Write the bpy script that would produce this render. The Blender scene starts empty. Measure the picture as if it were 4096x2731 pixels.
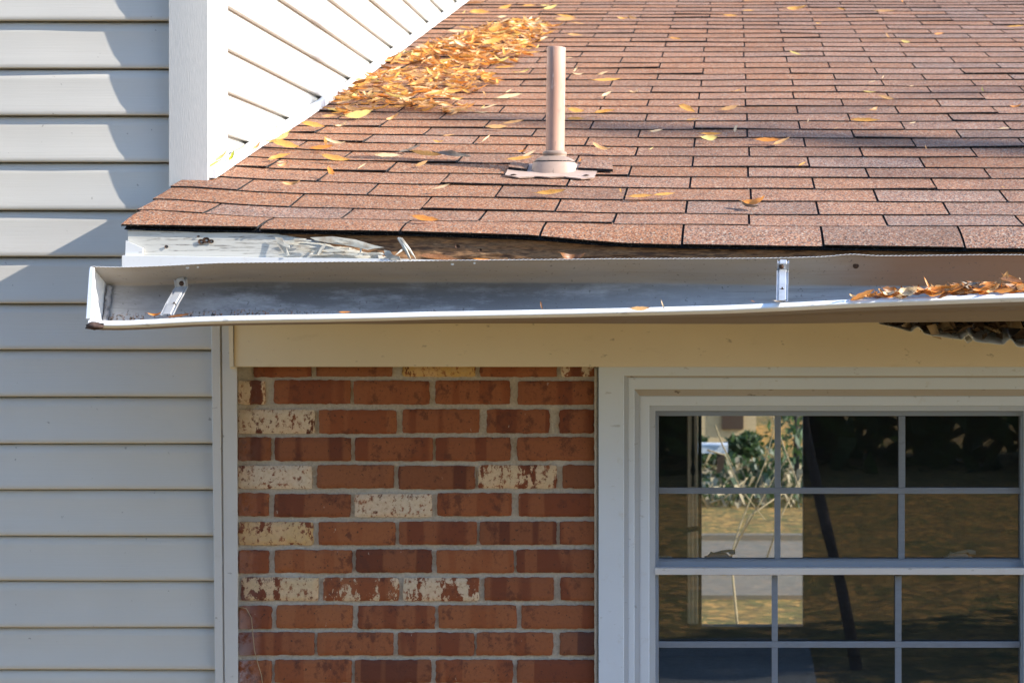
import bpy, math, random
from mathutils import Vector, Matrix, Quaternion, noise
R = math.radians
random.seed(7)
scn = bpy.context.scene
col = scn.collection

# ------------------------------------------------------------------ camera, sky, sun, exposure
F, CX, CY, EYE = 6553.0, 2940.0, 1230.0, 2.35      # focal length and level point in photo pixels, eye height
cd = bpy.data.cameras.new('camera'); cam = bpy.data.objects.new('camera', cd); col.objects.link(cam)
cam.location = (0, 0, EYE); cam.rotation_euler = (R(90), 0, 0)
cd.sensor_width = 36; cd.lens = F/4096*36
cd.shift_x = -(CX-2048)/4096; cd.shift_y = -(1365.5-CY)/4096
cd.clip_start = 0.05; cd.clip_end = 500
cd.dof.use_dof = True; cd.dof.focus_distance = 3.62; cd.dof.aperture_fstop = 9
scn.camera = cam

SUN = Vector((4.6, -1.0, 2.3)).normalized()         # towards the sun
elev = math.asin(SUN.z); azim = math.atan2(SUN.x, SUN.y)
w = bpy.data.worlds.new('World'); scn.world = w; w.use_nodes = True
nt = w.node_tree; bg = nt.nodes['Background']
sky = nt.nodes.new('ShaderNodeTexSky'); sky.sky_type = 'NISHITA'; sky.sun_disc = False
sky.sun_elevation = elev; sky.sun_rotation = azim; sky.air_density = 1.0; sky.dust_density = 0.3; sky.ozone_density = 4.0
nt.links.new(sky.outputs[0], bg.inputs[0]); bg.inputs[1].default_value = 0.15
sd = bpy.data.lights.new('sun', 'SUN'); sun = bpy.data.objects.new('sun', sd); col.objects.link(sun)
sd.energy = 3.3; sd.angle = R(0.53); sd.color = (1.0, 0.925, 0.81)
sun.rotation_euler = (-SUN).to_track_quat('-Z', 'Y').to_euler(); sun.location = (8, -3, 9)
scn.view_settings.view_transform = 'Standard'; scn.view_settings.look = 'None'
scn.view_settings.exposure = 1.52; scn.view_settings.gamma = 1
scn.cycles.max_bounces = 8; scn.cycles.transparent_max_bounces = 12

def W(px, py, D):                                   # a point seen at a photo pixel, D metres deep
    return Vector(((px-CX)/F*D, D, EYE+(CY-py)/F*D))
def PX(px, D): return (px-CX)/F*D
def PZ(py, D): return EYE+(CY-py)/F*D
def lerp(a, b, t): return a+(b-a)*t
def table(x, pts):
    if x <= pts[0][0]: return pts[0][1]
    for (a, va), (b, vb) in zip(pts, pts[1:]):
        if x <= b:
            t = (x-a)/(b-a); return va+(vb-va)*t
    return pts[-1][1]
def stable(x, pts):                                 # smooth version
    if x <= pts[0][0]: return pts[0][1]
    if x >= pts[-1][0]: return pts[-1][1]
    for i, ((a, va), (b, vb)) in enumerate(zip(pts, pts[1:])):
        if x <= b:
            p0 = pts[max(i-1, 0)]; p3 = pts[min(i+2, len(pts)-1)]
            m1 = (vb-p0[1])/max(b-p0[0], 1e-9)*(b-a); m2 = (p3[1]-va)/max(p3[0]-a, 1e-9)*(b-a)
            t = (x-a)/(b-a)
            return (2*t**3-3*t*t+1)*va+(t**3-2*t*t+t)*m1+(-2*t**3+3*t*t)*vb+(t**3-t*t)*m2
def nz(*v): return noise.noise(Vector(v))

# ------------------------------------------------------------------ materials
class N:
    def __init__(s, name):
        s.m = bpy.data.materials.new(name); s.m.use_nodes = True
        s.t = s.m.node_tree; s.b = s.t.nodes['Principled BSDF']; s.out = s.t.nodes['Material Output']
        s.co = s.t.nodes.new('ShaderNodeTexCoord').outputs['Object']
    def n(s, kind, ins=None, **kw):
        o = s.t.nodes.new('ShaderNode'+kind)
        for k, v in kw.items(): setattr(o, k, v)
        for k, v in (ins or {}).items(): s.set(o.inputs[k], v)
        return o
    def set(s, i, v):
        if hasattr(v, 'links'): s.t.links.new(v, i)
        else: i.default_value = v
    def map(s, scale=(1, 1, 1), loc=(0, 0, 0)):
        return s.n('Mapping', {'Vector': s.co, 'Scale': scale, 'Location': loc}).outputs[0]
    def noise(s, sc, scale=(1, 1, 1), detail=3, rough=.55, loc=(0, 0, 0), col=False):
        o = s.n('TexNoise', {'Vector': s.map(scale, loc), 'Scale': sc, 'Detail': detail, 'Roughness': rough})
        return o.outputs['Color' if col else 'Fac']
    def vor(s, sc, scale=(1, 1, 1), out='Color', feature='F1'):
        return s.n('TexVoronoi', {'Vector': s.map(scale), 'Scale': sc}, feature=feature).outputs[out]
    def ramp(s, f, pts, interp='LINEAR'):
        o = s.n('ValToRGB', {'Fac': f}); c = o.color_ramp; c.interpolation = interp
        while len(c.elements) < len(pts): c.elements.new(.5)
        for e, (p, v) in zip(c.elements, pts):
            e.position = p; e.color = (*v, 1) if len(v) == 3 else v
        return o.outputs[0]
    def rng(s, f, a, b, c=0., d=1., smooth=False):
        return s.n('MapRange', {'Value': f, 1: a, 2: b, 3: c, 4: d}, interpolation_type='SMOOTHSTEP' if smooth else 'LINEAR').outputs[0]
    def mix(s, f, a, b, mode='MIX'):
        o = s.n('Mix', data_type='RGBA', blend_type=mode)
        s.set(o.inputs[0], f)
        s.set(o.inputs[6], a if hasattr(a, 'links') else (*a, 1)); s.set(o.inputs[7], b if hasattr(b, 'links') else (*b, 1))
        return o.outputs[2]
    def math(s, op, a, b=0.):
        o = s.n('Math', operation=op); s.set(o.inputs[0], a); s.set(o.inputs[1], b); return o.outputs[0]
    def attr(s, name, out='Fac'):
        return s.n('Attribute', attribute_name=name).outputs[out]
    def sep(s, v):
        return s.n('SeparateXYZ', {0: v}).outputs
    def base(s, c, rough=.6, bump=None, strength=.3, dist=.002, spec=.4):
        s.set(s.b.inputs['Base Color'], c if hasattr(c, 'links') else (*c, 1))
        s.set(s.b.inputs['Roughness'], rough); s.b.inputs['Specular IOR Level'].default_value = spec
        if bump is not None:
            bn = s.n('Bump', {'Height': bump, 'Strength': strength, 'Distance': dist})
            s.t.links.new(bn.outputs[0], s.b.inputs['Normal'])
        return s.m

def siding_mat(name, c, axis):
    k = N(name)
    sc = (1.2, 1, 60) if axis == 'x' else (60, 1, 1.2) if axis == 'v' else (1, 1.2, 60)
    g = k.noise(4, sc, 4, .6)
    blot = k.noise(2.2, (1, 1, 1), 3)
    c1 = k.mix(k.rng(blot, .35, .75), c, tuple(x*.90 for x in c))
    c1 = k.mix(k.rng(g, .35, .8, 0, .25), c1, tuple(x*.86 for x in c))
    speck = k.rng(k.noise(55, (1, 1, 1), 2), .74, .78)
    c1 = k.mix(k.math('MULTIPLY', speck, .55), c1, (.18, .15, .12))
    grime = k.math('MULTIPLY', k.rng(k.noise(6, (1, 1, 2.5), 4, .65), .60, .78), k.rng(k.noise(1.1, detail=1), .5, .65))
    c1 = k.mix(k.math('MULTIPLY', grime, .35), c1, (.28, .25, .22))
    return k.base(c1, .55, g, .35, .0012)
M = {}
M['siding'] = siding_mat('beige_vinyl', (.615, .582, .525), 'x')
M['siding_side'] = siding_mat('white_vinyl_side', (.66, .64, .59), 'y')

def post_mat():
    k = N('embossed_post'); g = k.noise(5, (70, 70, 9), 3, .6)
    c = k.mix(k.rng(g, .3, .7), (.50, .50, .485), (.57, .56, .54))
    return k.base(c, .5, g, .2, .002)
M['post'] = post_mat()

def trim_mat(name, c, dirt=.5, streak=(3, 3, 3)):
    k = N(name)
    c1 = k.mix(k.rng(k.noise(3), .3, .8), c, tuple(x*.9 for x in c))
    d = k.rng(k.noise(60, (.5, 1, 1), 3, .6), .665, .72)
    c1 = k.mix(k.math('MULTIPLY', d, dirt), c1, (.12, .09, .06))
    st = k.rng(k.noise(9, streak, 4, .7), .6, .85)
    c1 = k.mix(k.math('MULTIPLY', st, .32), c1, (.40, .33, .24))
    return k.base(c1, .5, k.noise(8, (1.5, 1, 50)), .12, .001)
M['trim'] = trim_mat('white_trim_paint', (.62, .60, .57))
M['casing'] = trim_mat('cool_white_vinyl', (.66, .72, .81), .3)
M['casing_step_shade'] = trim_mat('casing_step_shade', (.50, .54, .60), .3)  # darker copy of the casing colour, shade of the recessed steps painted in
M['frieze'] = trim_mat('cream_frieze_paint', (.74, .65, .505), .4, (1, 3, 3))
M['ledge'] = trim_mat('dirty_ledge_paint', (.46, .40, .34), .9, (6, 6, 6))
M['cover'] = trim_mat('white_aluminium_cover', (.80, .80, .79), .3)
M['sash'] = trim_mat('blue_grey_sash', (.26, .30, .37), .2)
M['rail'] = trim_mat('white_rail', (.66, .65, .66), .3)

def shingle_mat():
    k = N('asphalt_shingle')
    v = k.sep(k.vor(330))
    hue = k.attr('tabhue')
    warm = k.ramp(v[0], [(0, (.10, .075, .07)), (.10, (.42, .16, .085)), (.32, (.80, .37, .19)), (.60, (.68, .27, .135)),
                         (.74, (.90, .56, .38)), (.88, (.36, .29, .27)), (.95, (.95, .82, .68))], 'CONSTANT')
    cool = k.ramp(v[0], [(0, (.10, .08, .085)), (.14, (.40, .20, .15)), (.36, (.70, .39, .28)), (.58, (.52, .42, .40)),
                         (.76, (.86, .58, .45)), (.88, (.30, .28, .30)), (.95, (.92, .86, .80))], 'CONSTANT')
    c = k.mix(hue, warm, cool)
    c = k.mix(k.rng(k.noise(9, detail=4), .3, .75, 0, .35), c, (.17, .11, .09))
    c = k.mix(k.math('MULTIPLY', k.attr('tabdark'), .30), c, (.12, .075, .06))
    c = k.mix(1.0, c, (.575, .545, .485), 'MULTIPLY')
    return k.base(c, .9, v[1], .55, .0016, .25)
M['shingle'] = shingle_mat()
def asphalt_edge():
    k = N('bitumen_edge'); v = k.sep(k.vor(420))
    c = k.ramp(v[0], [(0, (.02, .02, .021)), (.8, (.04, .039, .04)), (.92, (.10, .09, .085)), (.98, (.25, .20, .17))], 'CONSTANT')
    return k.base(c, .9, spec=.15)
M['edge'] = asphalt_edge()

def fascia_mat():
    k = N('peeling_fascia')
    rot = k.attr('rot')
    fib = k.noise(14, (1, 1, 9), 6, .68)
    fine = k.noise(40, (1.5, 1, 12), 5, .7)
    wood = k.ramp(fib, [(.24, (.03, .018, .012)), (.42, (.12, .06, .03)), (.52, (.36, .19, .085)), (.60, (.15, .08, .04)), (.76, (.60, .37, .19))])
    wood = k.mix(k.rng(fine, .5, .8, 0, .6), wood, (.06, .034, .02))
    pale = k.math('MULTIPLY', k.rng(k.noise(7, (1, 1, 6), 4, .6, (3, 0, 1)),   .64, .74), .4)
    wood = k.mix(pale, wood, (.45, .37, .28))
    crk = k.noise(6, (1, 1, 40), 5, .6)
    paint = k.mix(k.rng(crk, .62, .72, 0, .5), (.64, .62, .56), (.26, .21, .15))
    cr2 = k.rng(k.math('ABSOLUTE', k.math('SUBTRACT', k.noise(2.6, (1, 1, 30), 5, .65, (7, 0, 2)), .5)), .0, .017, 1, 0)
    paint = k.mix(k.math('MULTIPLY', cr2, k.rng(k.noise(3, loc=(4, 4, 4)), .40, .52)), paint, (.09, .07, .055))
    paint = k.mix(k.math('MULTIPLY', k.rng(k.noise(7, (1, 1, 5), 5, .7, (1, 2, 3)), .58, .72), .5), paint, (.36, .32, .25))
    m = k.math('ADD', rot, k.rng(k.noise(16, (1, 1, 4), 5, .7), 0, 1, -.36, .36))
    mask = k.rng(m, .47, .53)
    c = k.mix(mask, paint, wood)
    h = k.math('ADD', k.math('MULTIPLY', mask, -1.), k.math('MULTIPLY', k.math('MULTIPLY', fib, mask), 1.4))
    return k.base(c, .7, h, .8, .004)
M['fascia'] = fascia_mat()
def flake_mat():
    k = N('paint_flake'); f = k.noise(30, (1, 1, 1), 4, .6)
    return k.base(k.mix(k.rng(f, .45, .7), (.62, .59, .50), (.36, .27, .18)), .6)
M['flake'] = flake_mat()

def gutter_in():
    k = N('gutter_inside_stain_and_reflection')
    n1 = k.noise(8, (.8, 3, 3), 7, .72); n2 = k.noise(130, (1, 1, 1), 2)
    st = k.math('MULTIPLY', k.rng(n1, .24, .52), k.attr('stain'))
    c = k.mix(st, (.50, .51, .53), (.105, .10, .097))
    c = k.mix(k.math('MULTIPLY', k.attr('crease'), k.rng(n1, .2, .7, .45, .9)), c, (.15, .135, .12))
    c = k.mix(k.rng(k.noise(5, (.5, 14, 14), 5, .7), .55, .68, 0, .45), c, (.17, .155, .14))
    c = k.mix(k.math('MULTIPLY', k.attr('back'), k.rng(k.noise(7, (1, 4, 4), 4), .2, .7, .35, .85)), c, (.40, .335, .25))
    c = k.mix(k.math('MULTIPLY', k.attr('tan'), .85), c, (.36, .165, .065))  # brown reflection of the leaf pile, painted on the back wall's right end
    c = k.mix(k.rng(n2, .66, .72, 0, .6), c, (.10, .09, .085))
    fl = k.math('MULTIPLY', k.rng(k.noise(170, (1, 1, 1), 3), .5, .58), k.attr('grit'))
    c = k.mix(fl, c, k.ramp(k.sep(k.vor(400))[0], [(0, (.05, .04, .035)), (.5, (.30, .14, .07)), (.8, (.45, .33, .25))], 'CONSTANT'))
    return k.base(c, .42, n2, .08, .001, .5)
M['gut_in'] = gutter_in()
M['gut_out'] = trim_mat('white_gutter_enamel', (.84, .85, .86), .35, (2, 6, 6))
M['gut_under'] = trim_mat('shade_brown_gutter_face', (.25, .20, .16), .9, (1, 5, 5))  # white gutter's shaded face: shade put into the brown base, dirt specks over it
def metal(name, c, rough):
    k = N(name); m = k.base(k.mix(k.rng(k.noise(30), .35, .7), c, tuple(x*.75 for x in c)), rough); k.b.inputs['Metallic'].default_value = .55; return m
M['hanger'] = metal('galvanised_strap', (.72, .73, .74), .38)
M['screw'] = metal('rusty_screw', (.10, .055, .035), .7)
def simple(name, c, rough=.7, var=.8, sc=20, bump=.0):
    k = N(name); f = k.noise(sc, detail=4)
    return k.base(k.mix(k.rng(f, .3, .75), c, tuple(x*var for x in c)), rough, f if bump else None, bump, .004)
M['sealant'] = simple('old_sealant', (.34, .34, .36), .8, .35, 60, .8)
M['rust'] = simple('rusty_lump', (.10, .06, .045), .9, .4, 60, .8)
M['moss'] = simple('dry_moss', (.36, .33, .20), .9, .5, 60)

def pipe_mat():
    k = N('painted_pipe')
    x = k.sep(k.co)
    band = k.rng(k.math('ABSOLUTE', k.math('ADD', x[0], k.math('ADD', .009, k.math('MULTIPLY', k.math('SUBTRACT', k.noise(6, (1, 1, 1), 3), .5), .012)))), .0, .009, 1, 0, True)
    band = k.math('MULTIPLY', band, k.rng(k.noise(10, (1, 1, .5), 4, .7), .3, .6))
    c = k.mix(k.rng(k.noise(4, (3, 3, .6), 4), .35, .7), (.55, .33, .24), (.47, .245, .165))
    c = k.mix(k.math('MULTIPLY', band, .75), c, (.26, .19, .17))
    c = k.mix(k.math('MULTIPLY', k.rng(k.noise(45, (1, 1, .35), 5, .7), .56, .66), .5), c, (.30, .20, .16))
    c = k.mix(k.math('MULTIPLY', k.rng(k.noise(90, (1, 1, .2), 3), .62, .68), .5), c, (.80, .62, .52))
    return k.base(c, .55, k.noise(70), .15, .001)
M['pipe'] = pipe_mat()
def flash_mat(name, c):
    k = N(name); f = k.noise(8, (1, 1, 2), 4, .6)
    c1 = k.mix(k.rng(f, .45, .75), c, tuple(x*.75 for x in c))
    c1 = k.mix(k.math('MULTIPLY', k.rng(k.noise(60), .62, .7), .5), c1, (.16, .12, .10))
    return k.base(c1, .6)
M['boot'] = flash_mat('painted_boot', (.34, .245, .19)); M['flange'] = flash_mat('painted_flange', (.52, .375, .295))

def brick_mat():
    k = N('old_brick')
    a = k.sep(k.attr('bk', 'Vector')); tint, paint, yel = a[0], a[1], a[2]
    body = k.ramp(tint, [(0, (.13, .044, .027)), (.3, (.205, .062, .031)), (.6, (.27, .086, .037)), (.88, (.335, .122, .048)), (1, (.12, .05, .037))])
    pp = k.sep(k.co); bv = k.n('CombineXYZ', {0: pp[0], 1: k.math('MULTIPLY', tint, 9.7), 2: k.math('MULTIPLY', pp[2], .06)}).outputs[0]
    bandn = k.n('TexNoise', {'Vector': bv, 'Scale': 17, 'Detail': 1}).outputs['Fac']
    body = k.mix(k.rng(bandn, .46, .50, 0, .45), body, (.37, .145, .065))
    dark = k.rng(k.noise(24, (1, 1, .8), 7, .75), .54, .62, 0, .8)
    body = k.mix(dark, body, (.12, .043, .028))
    body = k.mix(k.rng(k.noise(110, (1, 1, 1), 4, .7), .50, .70, 0, .4), body, (.15, .058, .035))
    blk = k.rng(k.noise(140, (1, 1, 1), 3), .66, .70, 0, .8)
    body = k.mix(blk, body, (.045, .03, .026))
    whit = k.rng(k.noise(75, (1, 1, .5), 3), .735, .755, 0, .55)
    body = k.mix(whit, body, (.50, .40, .32))
    pc = k.mix(yel, (.66, .55, .42), (.56, .36, .13))
    pc = k.mix(k.rng(k.noise(20), .4, .7, 0, .5), pc, (.70, .48, .32))
    pm = k.math('ADD', k.rng(k.noise(34, (1, 1, .55), 6, .72), .30, .70), k.math('MULTIPLY', k.rng(bandn, .46, .53, -1, 1), .14))
    pmask = k.rng(k.math('SUBTRACT', k.math('ADD', pm, paint), 1.0), -.03, .03)
    pmask = k.math('MULTIPLY', pmask, k.rng(paint, .02, .05))
    pmask = k.math('MULTIPLY', pmask, k.rng(k.noise(95, (1, 1, .8), 5, .7, (3, 3, 3)), .38, .46, .05, 1))
    pc = k.mix(k.rng(k.noise(120, detail=3), .4, .7, 0, .35), pc, (.42, .28, .17))
    c = k.mix(pmask, body, pc)
    # whitewash smears beside the trim board, low on the wall
    p = k.sep(k.co)
    edge = k.math('MULTIPLY', k.rng(p[0], PX(952, 4), PX(1040, 4), 1, 0), k.rng(p[2], 1.30, 1.66, 1, 0.12))
    sm = k.math('MULTIPLY', edge, k.rng(k.noise(24, (1, 1, 1), 6, .75, (2, 2, 2)), .38, .52))
    c = k.mix(k.math('MULTIPLY', sm, .8), c, (.55, .55, .60))
    return k.base(c, .85, k.noise(160, detail=4), .35, .0025, .2)
M['brick'] = brick_mat()
def mortar_mat():
    k = N('mortar'); f = k.noise(180, detail=4)
    c = k.mix(k.rng(f, .3, .7), (.54, .47, .38), (.38, .33, .265)); c = k.mix(k.rng(k.noise(6), .4, .7, 0, .5), c, (.58, .53, .46))
    return k.base(c, .95, f, .6, .004, .15)
M['mortar'] = mortar_mat()

def glass_mat():
    k = N('window_glass')
    tr = k.n('BsdfTransparent', {'Color': (.90, .92, .92, 1)}); gl = k.n('BsdfGlossy', {'Roughness': 0.012, 'Color': (1, 1, 1, 1)}); bn = k.n('Bump', {'Height': k.noise(3.5, detail=1), 'Strength': .02, 'Distance': .02}); k.t.links.new(bn.outputs[0], gl.inputs['Normal'])
    fr = k.n('Fresnel', {'IOR': 1.5}); mx = k.n('MixShader', {0: k.math('MULTIPLY', fr.outputs[0], 2.2)})
    k.t.links.new(tr.outputs[0], mx.inputs[1]); k.t.links.new(gl.outputs[0], mx.inputs[2]); k.t.links.new(mx.outputs[0], k.out.inputs[0])
    return k.m
M['glass'] = glass_mat()
def screen_mat():
    k = N('insect_screen')
    wv = k.noise(300, (.2, 1, 1), 1)
    tr = k.n('BsdfTransparent'); df = k.n('BsdfDiffuse', {'Color': (.06, .065, .075, 1)}); mx = k.n('MixShader', {0: k.rng(wv, .3, .7, .09, .17)})
    k.t.links.new(tr.outputs[0], mx.inputs[1]); k.t.links.new(df.outputs[0], mx.inputs[2]); k.t.links.new(mx.outputs[0], k.out.inputs[0])
    return k.m
M['screen'] = screen_mat()
M['latch'] = simple('grey_latch', (.62, .70, .70), .5, .8)
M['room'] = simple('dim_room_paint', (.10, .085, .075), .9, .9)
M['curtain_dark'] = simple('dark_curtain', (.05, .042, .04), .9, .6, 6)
def thin(name, c, tr=.4, var=(.8, 1.1), sc=30, spots=.0, vein=True):
    k = N(name); f = k.noise(sc, detail=4)
    c1 = k.mix(k.rng(f, .3, .75), tuple(x*var[1] for x in c), tuple(x*var[0] for x in c))
    if spots: c1 = k.mix(k.rng(k.noise(sc*3), .62, .68, 0, spots), c1, (.10, .04, .015))
    if spots: c1 = k.mix(k.math('MULTIPLY', k.rng(k.math('ADD', k.attr('tip'), k.rng(k.noise(sc*1.5, detail=5), .3, .7, -.35, .35)), .78, .98), .75), c1, (.20, .085, .03))
    d = k.n('BsdfDiffuse'); t = k.n('BsdfTranslucent'); g = k.n('BsdfGlossy', {'Roughness': .45})
    k.set(d.inputs[0], c1); k.set(t.inputs[0], c1)
    m1 = k.n('MixShader', {0: tr}); m2 = k.n('MixShader', {0: .05})
    k.t.links.new(d.outputs[0], m1.inputs[1]); k.t.links.new(t.outputs[0], m1.inputs[2])
    k.t.links.new(m1.outputs[0], m2.inputs[1]); k.t.links.new(g.outputs[0], m2.inputs[2]); k.t.links.new(m2.outputs[0], k.out.inputs[0])
    return k.m
M['curtain'] = thin('tan_curtain', (.55, .40, .24), .6, sc=4)
LEAFC = {'tan': thin('leaf_tan', (.80, .45, .18), .3, (.62, 1.1), spots=.35), 'orange': thin('leaf_orange', (.82, .32, .06), .35, (.7, 1.12), spots=.4),
         'pale': thin('leaf_pale', (.90, .66, .38), .25, (.75, 1.1), spots=.3), 'yellow': thin('leaf_yellow', (.86, .68, .22), .3, (.75, 1.1), spots=.25),
         'brown': thin('leaf_brown', (.30, .125, .04), .25, (.5, 1.2), spots=.5), 'grey': thin('leaf_grey', (.27, .22, .17), .2, (.6, 1.1)),
         'green': thin('leaf_green', (.42, .46, .03), .4, (.8, 1.1)), 'gold': thin('leaf_gold', (.88, .46, .11), .35, (.7, 1.15), spots=.3)}
M['debris'] = simple('rotting_litter', (.17, .105, .06), .95, .4, 30)
M['litter_light'] = simple('dry_litter', (.50, .36, .22), .95, .5, 30)
M['bark'] = simple('dark_bark', (.085, .07, .065), .9, .5, 12, .8)
M['green_leaf'] = thin('evergreen_leaf', (.045, .085, .02), .3, (.5, 1.4), sc=6)
M['brown_leaf'] = thin('autumn_crown_leaf', (.35, .16, .04), .3, (.6, 1.2), sc=3)
M['cane'] = simple('pale_cane', (.45, .36, .22), .8, .7)
M['cream_wall'] = simple('cream_wall', (.66, .48, .26), .8, .9, 2)
M['white_block'] = simple('white_block', (.75, .77, .80), .7, .92)
M['dark_window'] = simple('dark_window', (.10, .06, .04), .4, .8)
def ground_mat():
    k = N('dry_lawn')
    n1 = k.noise(1.3, detail=6, rough=.7); n2 = k.noise(5, detail=7, rough=.78); v = k.sep(k.vor(14))
    c = k.mix(k.rng(n1, .4, .62), (.27, .17, .06), (.12, .125, .045))
    c = k.mix(k.rng(n2, .52, .66, 0, .8), c, (.46, .27, .09))
    c = k.mix(k.rng(n2, .48, .34, 0, .8), c, (.05, .05, .022))
    c = k.mix(k.rng(v[0], .72, .78, 0, .7), c, (.55, .29, .09))
    c = k.mix(k.rng(v[1], .80, .84, 0, .6), c, (.10, .08, .04))
    return k.base(c, .95, n2, .6, .03, .1)
M['ground'] = ground_mat()
M['concrete'] = simple('pale_concrete', (.22, .22, .21), .9, .8, 5)
M['asphalt'] = simple('grey_drive', (.20, .165, .125), .9, .8, 3)

# ------------------------------------------------------------------ mesh helpers
class MB:
    def __init__(s): s.v = []; s.f = []; s.mi = []; s.at = {}; s.sm = []
    def add(s, vs, fs, mi=0, smooth=False, **at):
        o = len(s.v); s.v += [tuple(p) for p in vs]
        s.f += [tuple(i+o for i in f) for f in fs]; s.mi += [mi]*len(fs); s.sm += [smooth]*len(fs)
        for k in set(s.at) | set(at):
            lst = s.at.setdefault(k, []); val = at.get(k, 0.)
            while len(lst) < o: lst.append((0., 0., 0.) if isinstance(val, tuple) else 0.)
            lst += list(val) if isinstance(val, list) else [val]*len(vs)
        return o
    def box(s, x0, x1, y0, y1, z0, z1, mi=0, **at):
        v = [(x, y, z) for z in (z0, z1) for y in (y0, y1) for x in (x0, x1)]
        s.add(v, [(0, 2, 3, 1), (4, 5, 7, 6), (0, 1, 5, 4), (2, 6, 7, 3), (0, 4, 6, 2), (1, 3, 7, 5)], mi, **at)
    def hexa(s, p, mi=0, **at):                    # eight points, bottom four then top four, each round
        s.add(p, [(3, 2, 1, 0), (4, 5, 6, 7), (0, 1, 5, 4), (1, 2, 6, 5), (2, 3, 7, 6), (3, 0, 4, 7)], mi, **at)
    def grid(s, nu, nv, fn, mi=0, smooth=True, flip=False, **at):
        vs = [fn(i/nu, j/nv) for j in range(nv+1) for i in range(nu+1)]
        fs = []
        for j in range(nv):
            for i in range(nu):
                a = j*(nu+1)+i; q = (a, a+1, a+nu+2, a+nu+1); fs.append(q[::-1] if flip else q)
        return s.add(vs, fs, mi, smooth, **at)
    def tube(s, pts, rad, seg=10, mi=0, cap=True, **at):
        pts = [Vector(p) for p in pts]; vs = []; n = len(pts)
        up = None
        for i, p in enumerate(pts):
            d = (pts[min(i+1, n-1)]-pts[max(i-1, 0)]).normalized()
            if up is None: up = d.orthogonal().normalized()
            up = (up-d*up.dot(d)).normalized(); b = d.cross(up)
            r = rad[i] if isinstance(rad, (list, tuple)) else rad
            vs += [p+(up*math.cos(2*math.pi*k/seg)+b*math.sin(2*math.pi*k/seg))*r for k in range(seg)]
        fs = [(i*seg+k, i*seg+(k+1) % seg, (i+1)*seg+(k+1) % seg, (i+1)*seg+k) for i in range(n-1) for k in range(seg)]
        if cap: fs += [tuple(range(seg))[::-1], tuple(range((n-1)*seg, n*seg))]
        s.add(vs, fs, mi, True, **at)
    def build(s, name, mats, parent=None, bevel=0, solid=0, label=None, sharp=None):
        me = bpy.data.meshes.new(name); me.from_pydata(s.v, [], s.f)
        for m in (mats if isinstance(mats, (list, tuple)) else [mats]): me.materials.append(M[m] if isinstance(m, str) else m)
        me.polygons.foreach_set('material_index', s.mi); me.polygons.foreach_set('use_smooth', s.sm)
        for k, l in s.at.items():
            l = l+[(0., 0., 0.) if l and isinstance(l[0], tuple) else 0.]*(len(s.v)-len(l))
            if l and isinstance(l[-1], tuple):
                a = me.attributes.new(k, 'FLOAT_VECTOR', 'POINT'); a.data.foreach_set('vector', [c for t in l for c in (t if isinstance(t, tuple) else (0, 0, 0))])
            else:
                a = me.attributes.new(k, 'FLOAT', 'POINT'); a.data.foreach_set('value', l)
        me.update()
        o = bpy.data.objects.new(name, me); col.objects.link(o)
        if parent: o.parent = parent
        if solid:
            md = o.modifiers.new('thick', 'SOLIDIFY'); md.thickness = abs(solid); md.offset = -1 if solid > 0 else 1
        if bevel:
            md = o.modifiers.new('bevel', 'BEVEL'); md.width = bevel; md.segments = 2; md.limit_method = 'ANGLE'
        if label: o['label'] = label
        return o
def empty(name, loc=(0, 0, 0), label=None, cat=None, group=None):
    o = bpy.data.objects.new(name, None); col.objects.link(o); o.location = loc; o.empty_display_size = .1
    if label: tag(o, label, cat, group)
    return o
def tag(o, label, cat, group=None, kind=None):
    if label: o['label'] = label
    if cat: o['category'] = cat
    if group: o['group'] = group
    if kind: o['kind'] = kind
    return o

WALL = 4.0
# ------------------------------------------------------------------ setting: ground, drive, path
g = MB(); g.grid(60, 60, lambda u, v: (lerp(-70, 70, u), lerp(-60, 80, v), .02*nz(u*40, v*40, 1)), 0)
tag(g.build('ground', 'ground'), None, None, kind='structure')
g = MB(); g.box(-30, 30, 13.2, 16.3, .0, .035); g.box(-30, 30, 16.3, 16.42, .0, .09)
tag(g.build('driveway', 'asphalt'), None, None, kind='structure')
g = MB(); g.box(-1.3, .5, -3.3, -.6, .0, .05)
tag(g.build('path', 'concrete'), None, None, kind='structure')

# ------------------------------------------------------------------ the house
house = empty('house', (0, WALL, 0), 'low house with beige lap siding, red brick wall and brown shingle roof', 'house')
house.location = (0, 0, 0)

# front lap siding
def lap_profile(z0, z1, proud, rec):               # list of (depth towards the viewer, z) from the butt up
    h = z1-z0
    return [(rec-.001, z0+.001), (proud-.002, z0), (proud, z0+.003), (proud-.0005, z0+.012), (lerp(proud, rec, .34), z0+h*.26), (lerp(proud, rec, .60), z0+h*.5), (lerp(proud, rec, .83), z0+h*.76), (rec+.001, z1-.0042), (rec-.010, z1-.0036), (rec-.011, z1+.004)]
ys = [-477, -292, -107, 83, 273, 461, 648, 840, 1026, 1213, 1398, 1586, 1773, 1957, 2142, 2321, 2508, 2677]
while ys[-1] < 5000: ys.append(ys[-1]+184)
zs = [PZ(y, WALL) for y in ys]
m = MB()
for i in range(1, len(zs)):
    z0, z1 = zs[i], zs[i-1]
    if z0 < .02: break
    pr = lap_profile(z0, z1, .013, .001)
    xr = -1.285 if z0 > EYE+.02 else -1.225
    nX = 60
    def fn(u, v, pr=pr, xr=xr, i=i):
        k = int(round(v*(len(pr)-1))); d, z = pr[k]; x = lerp(-3.4, xr, u)
        wv = .0022*nz(x*1.7, i*3.1, 0)+.0011*nz(x*5, i*2.7, 4)
        return (x, WALL+.013-d+wv*(1 if 0 < k < 9 else .4), z+.0012*nz(x*2.1, i*5.3, 8))
    m.grid(nX, len(pr)-1, fn, 0)
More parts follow.
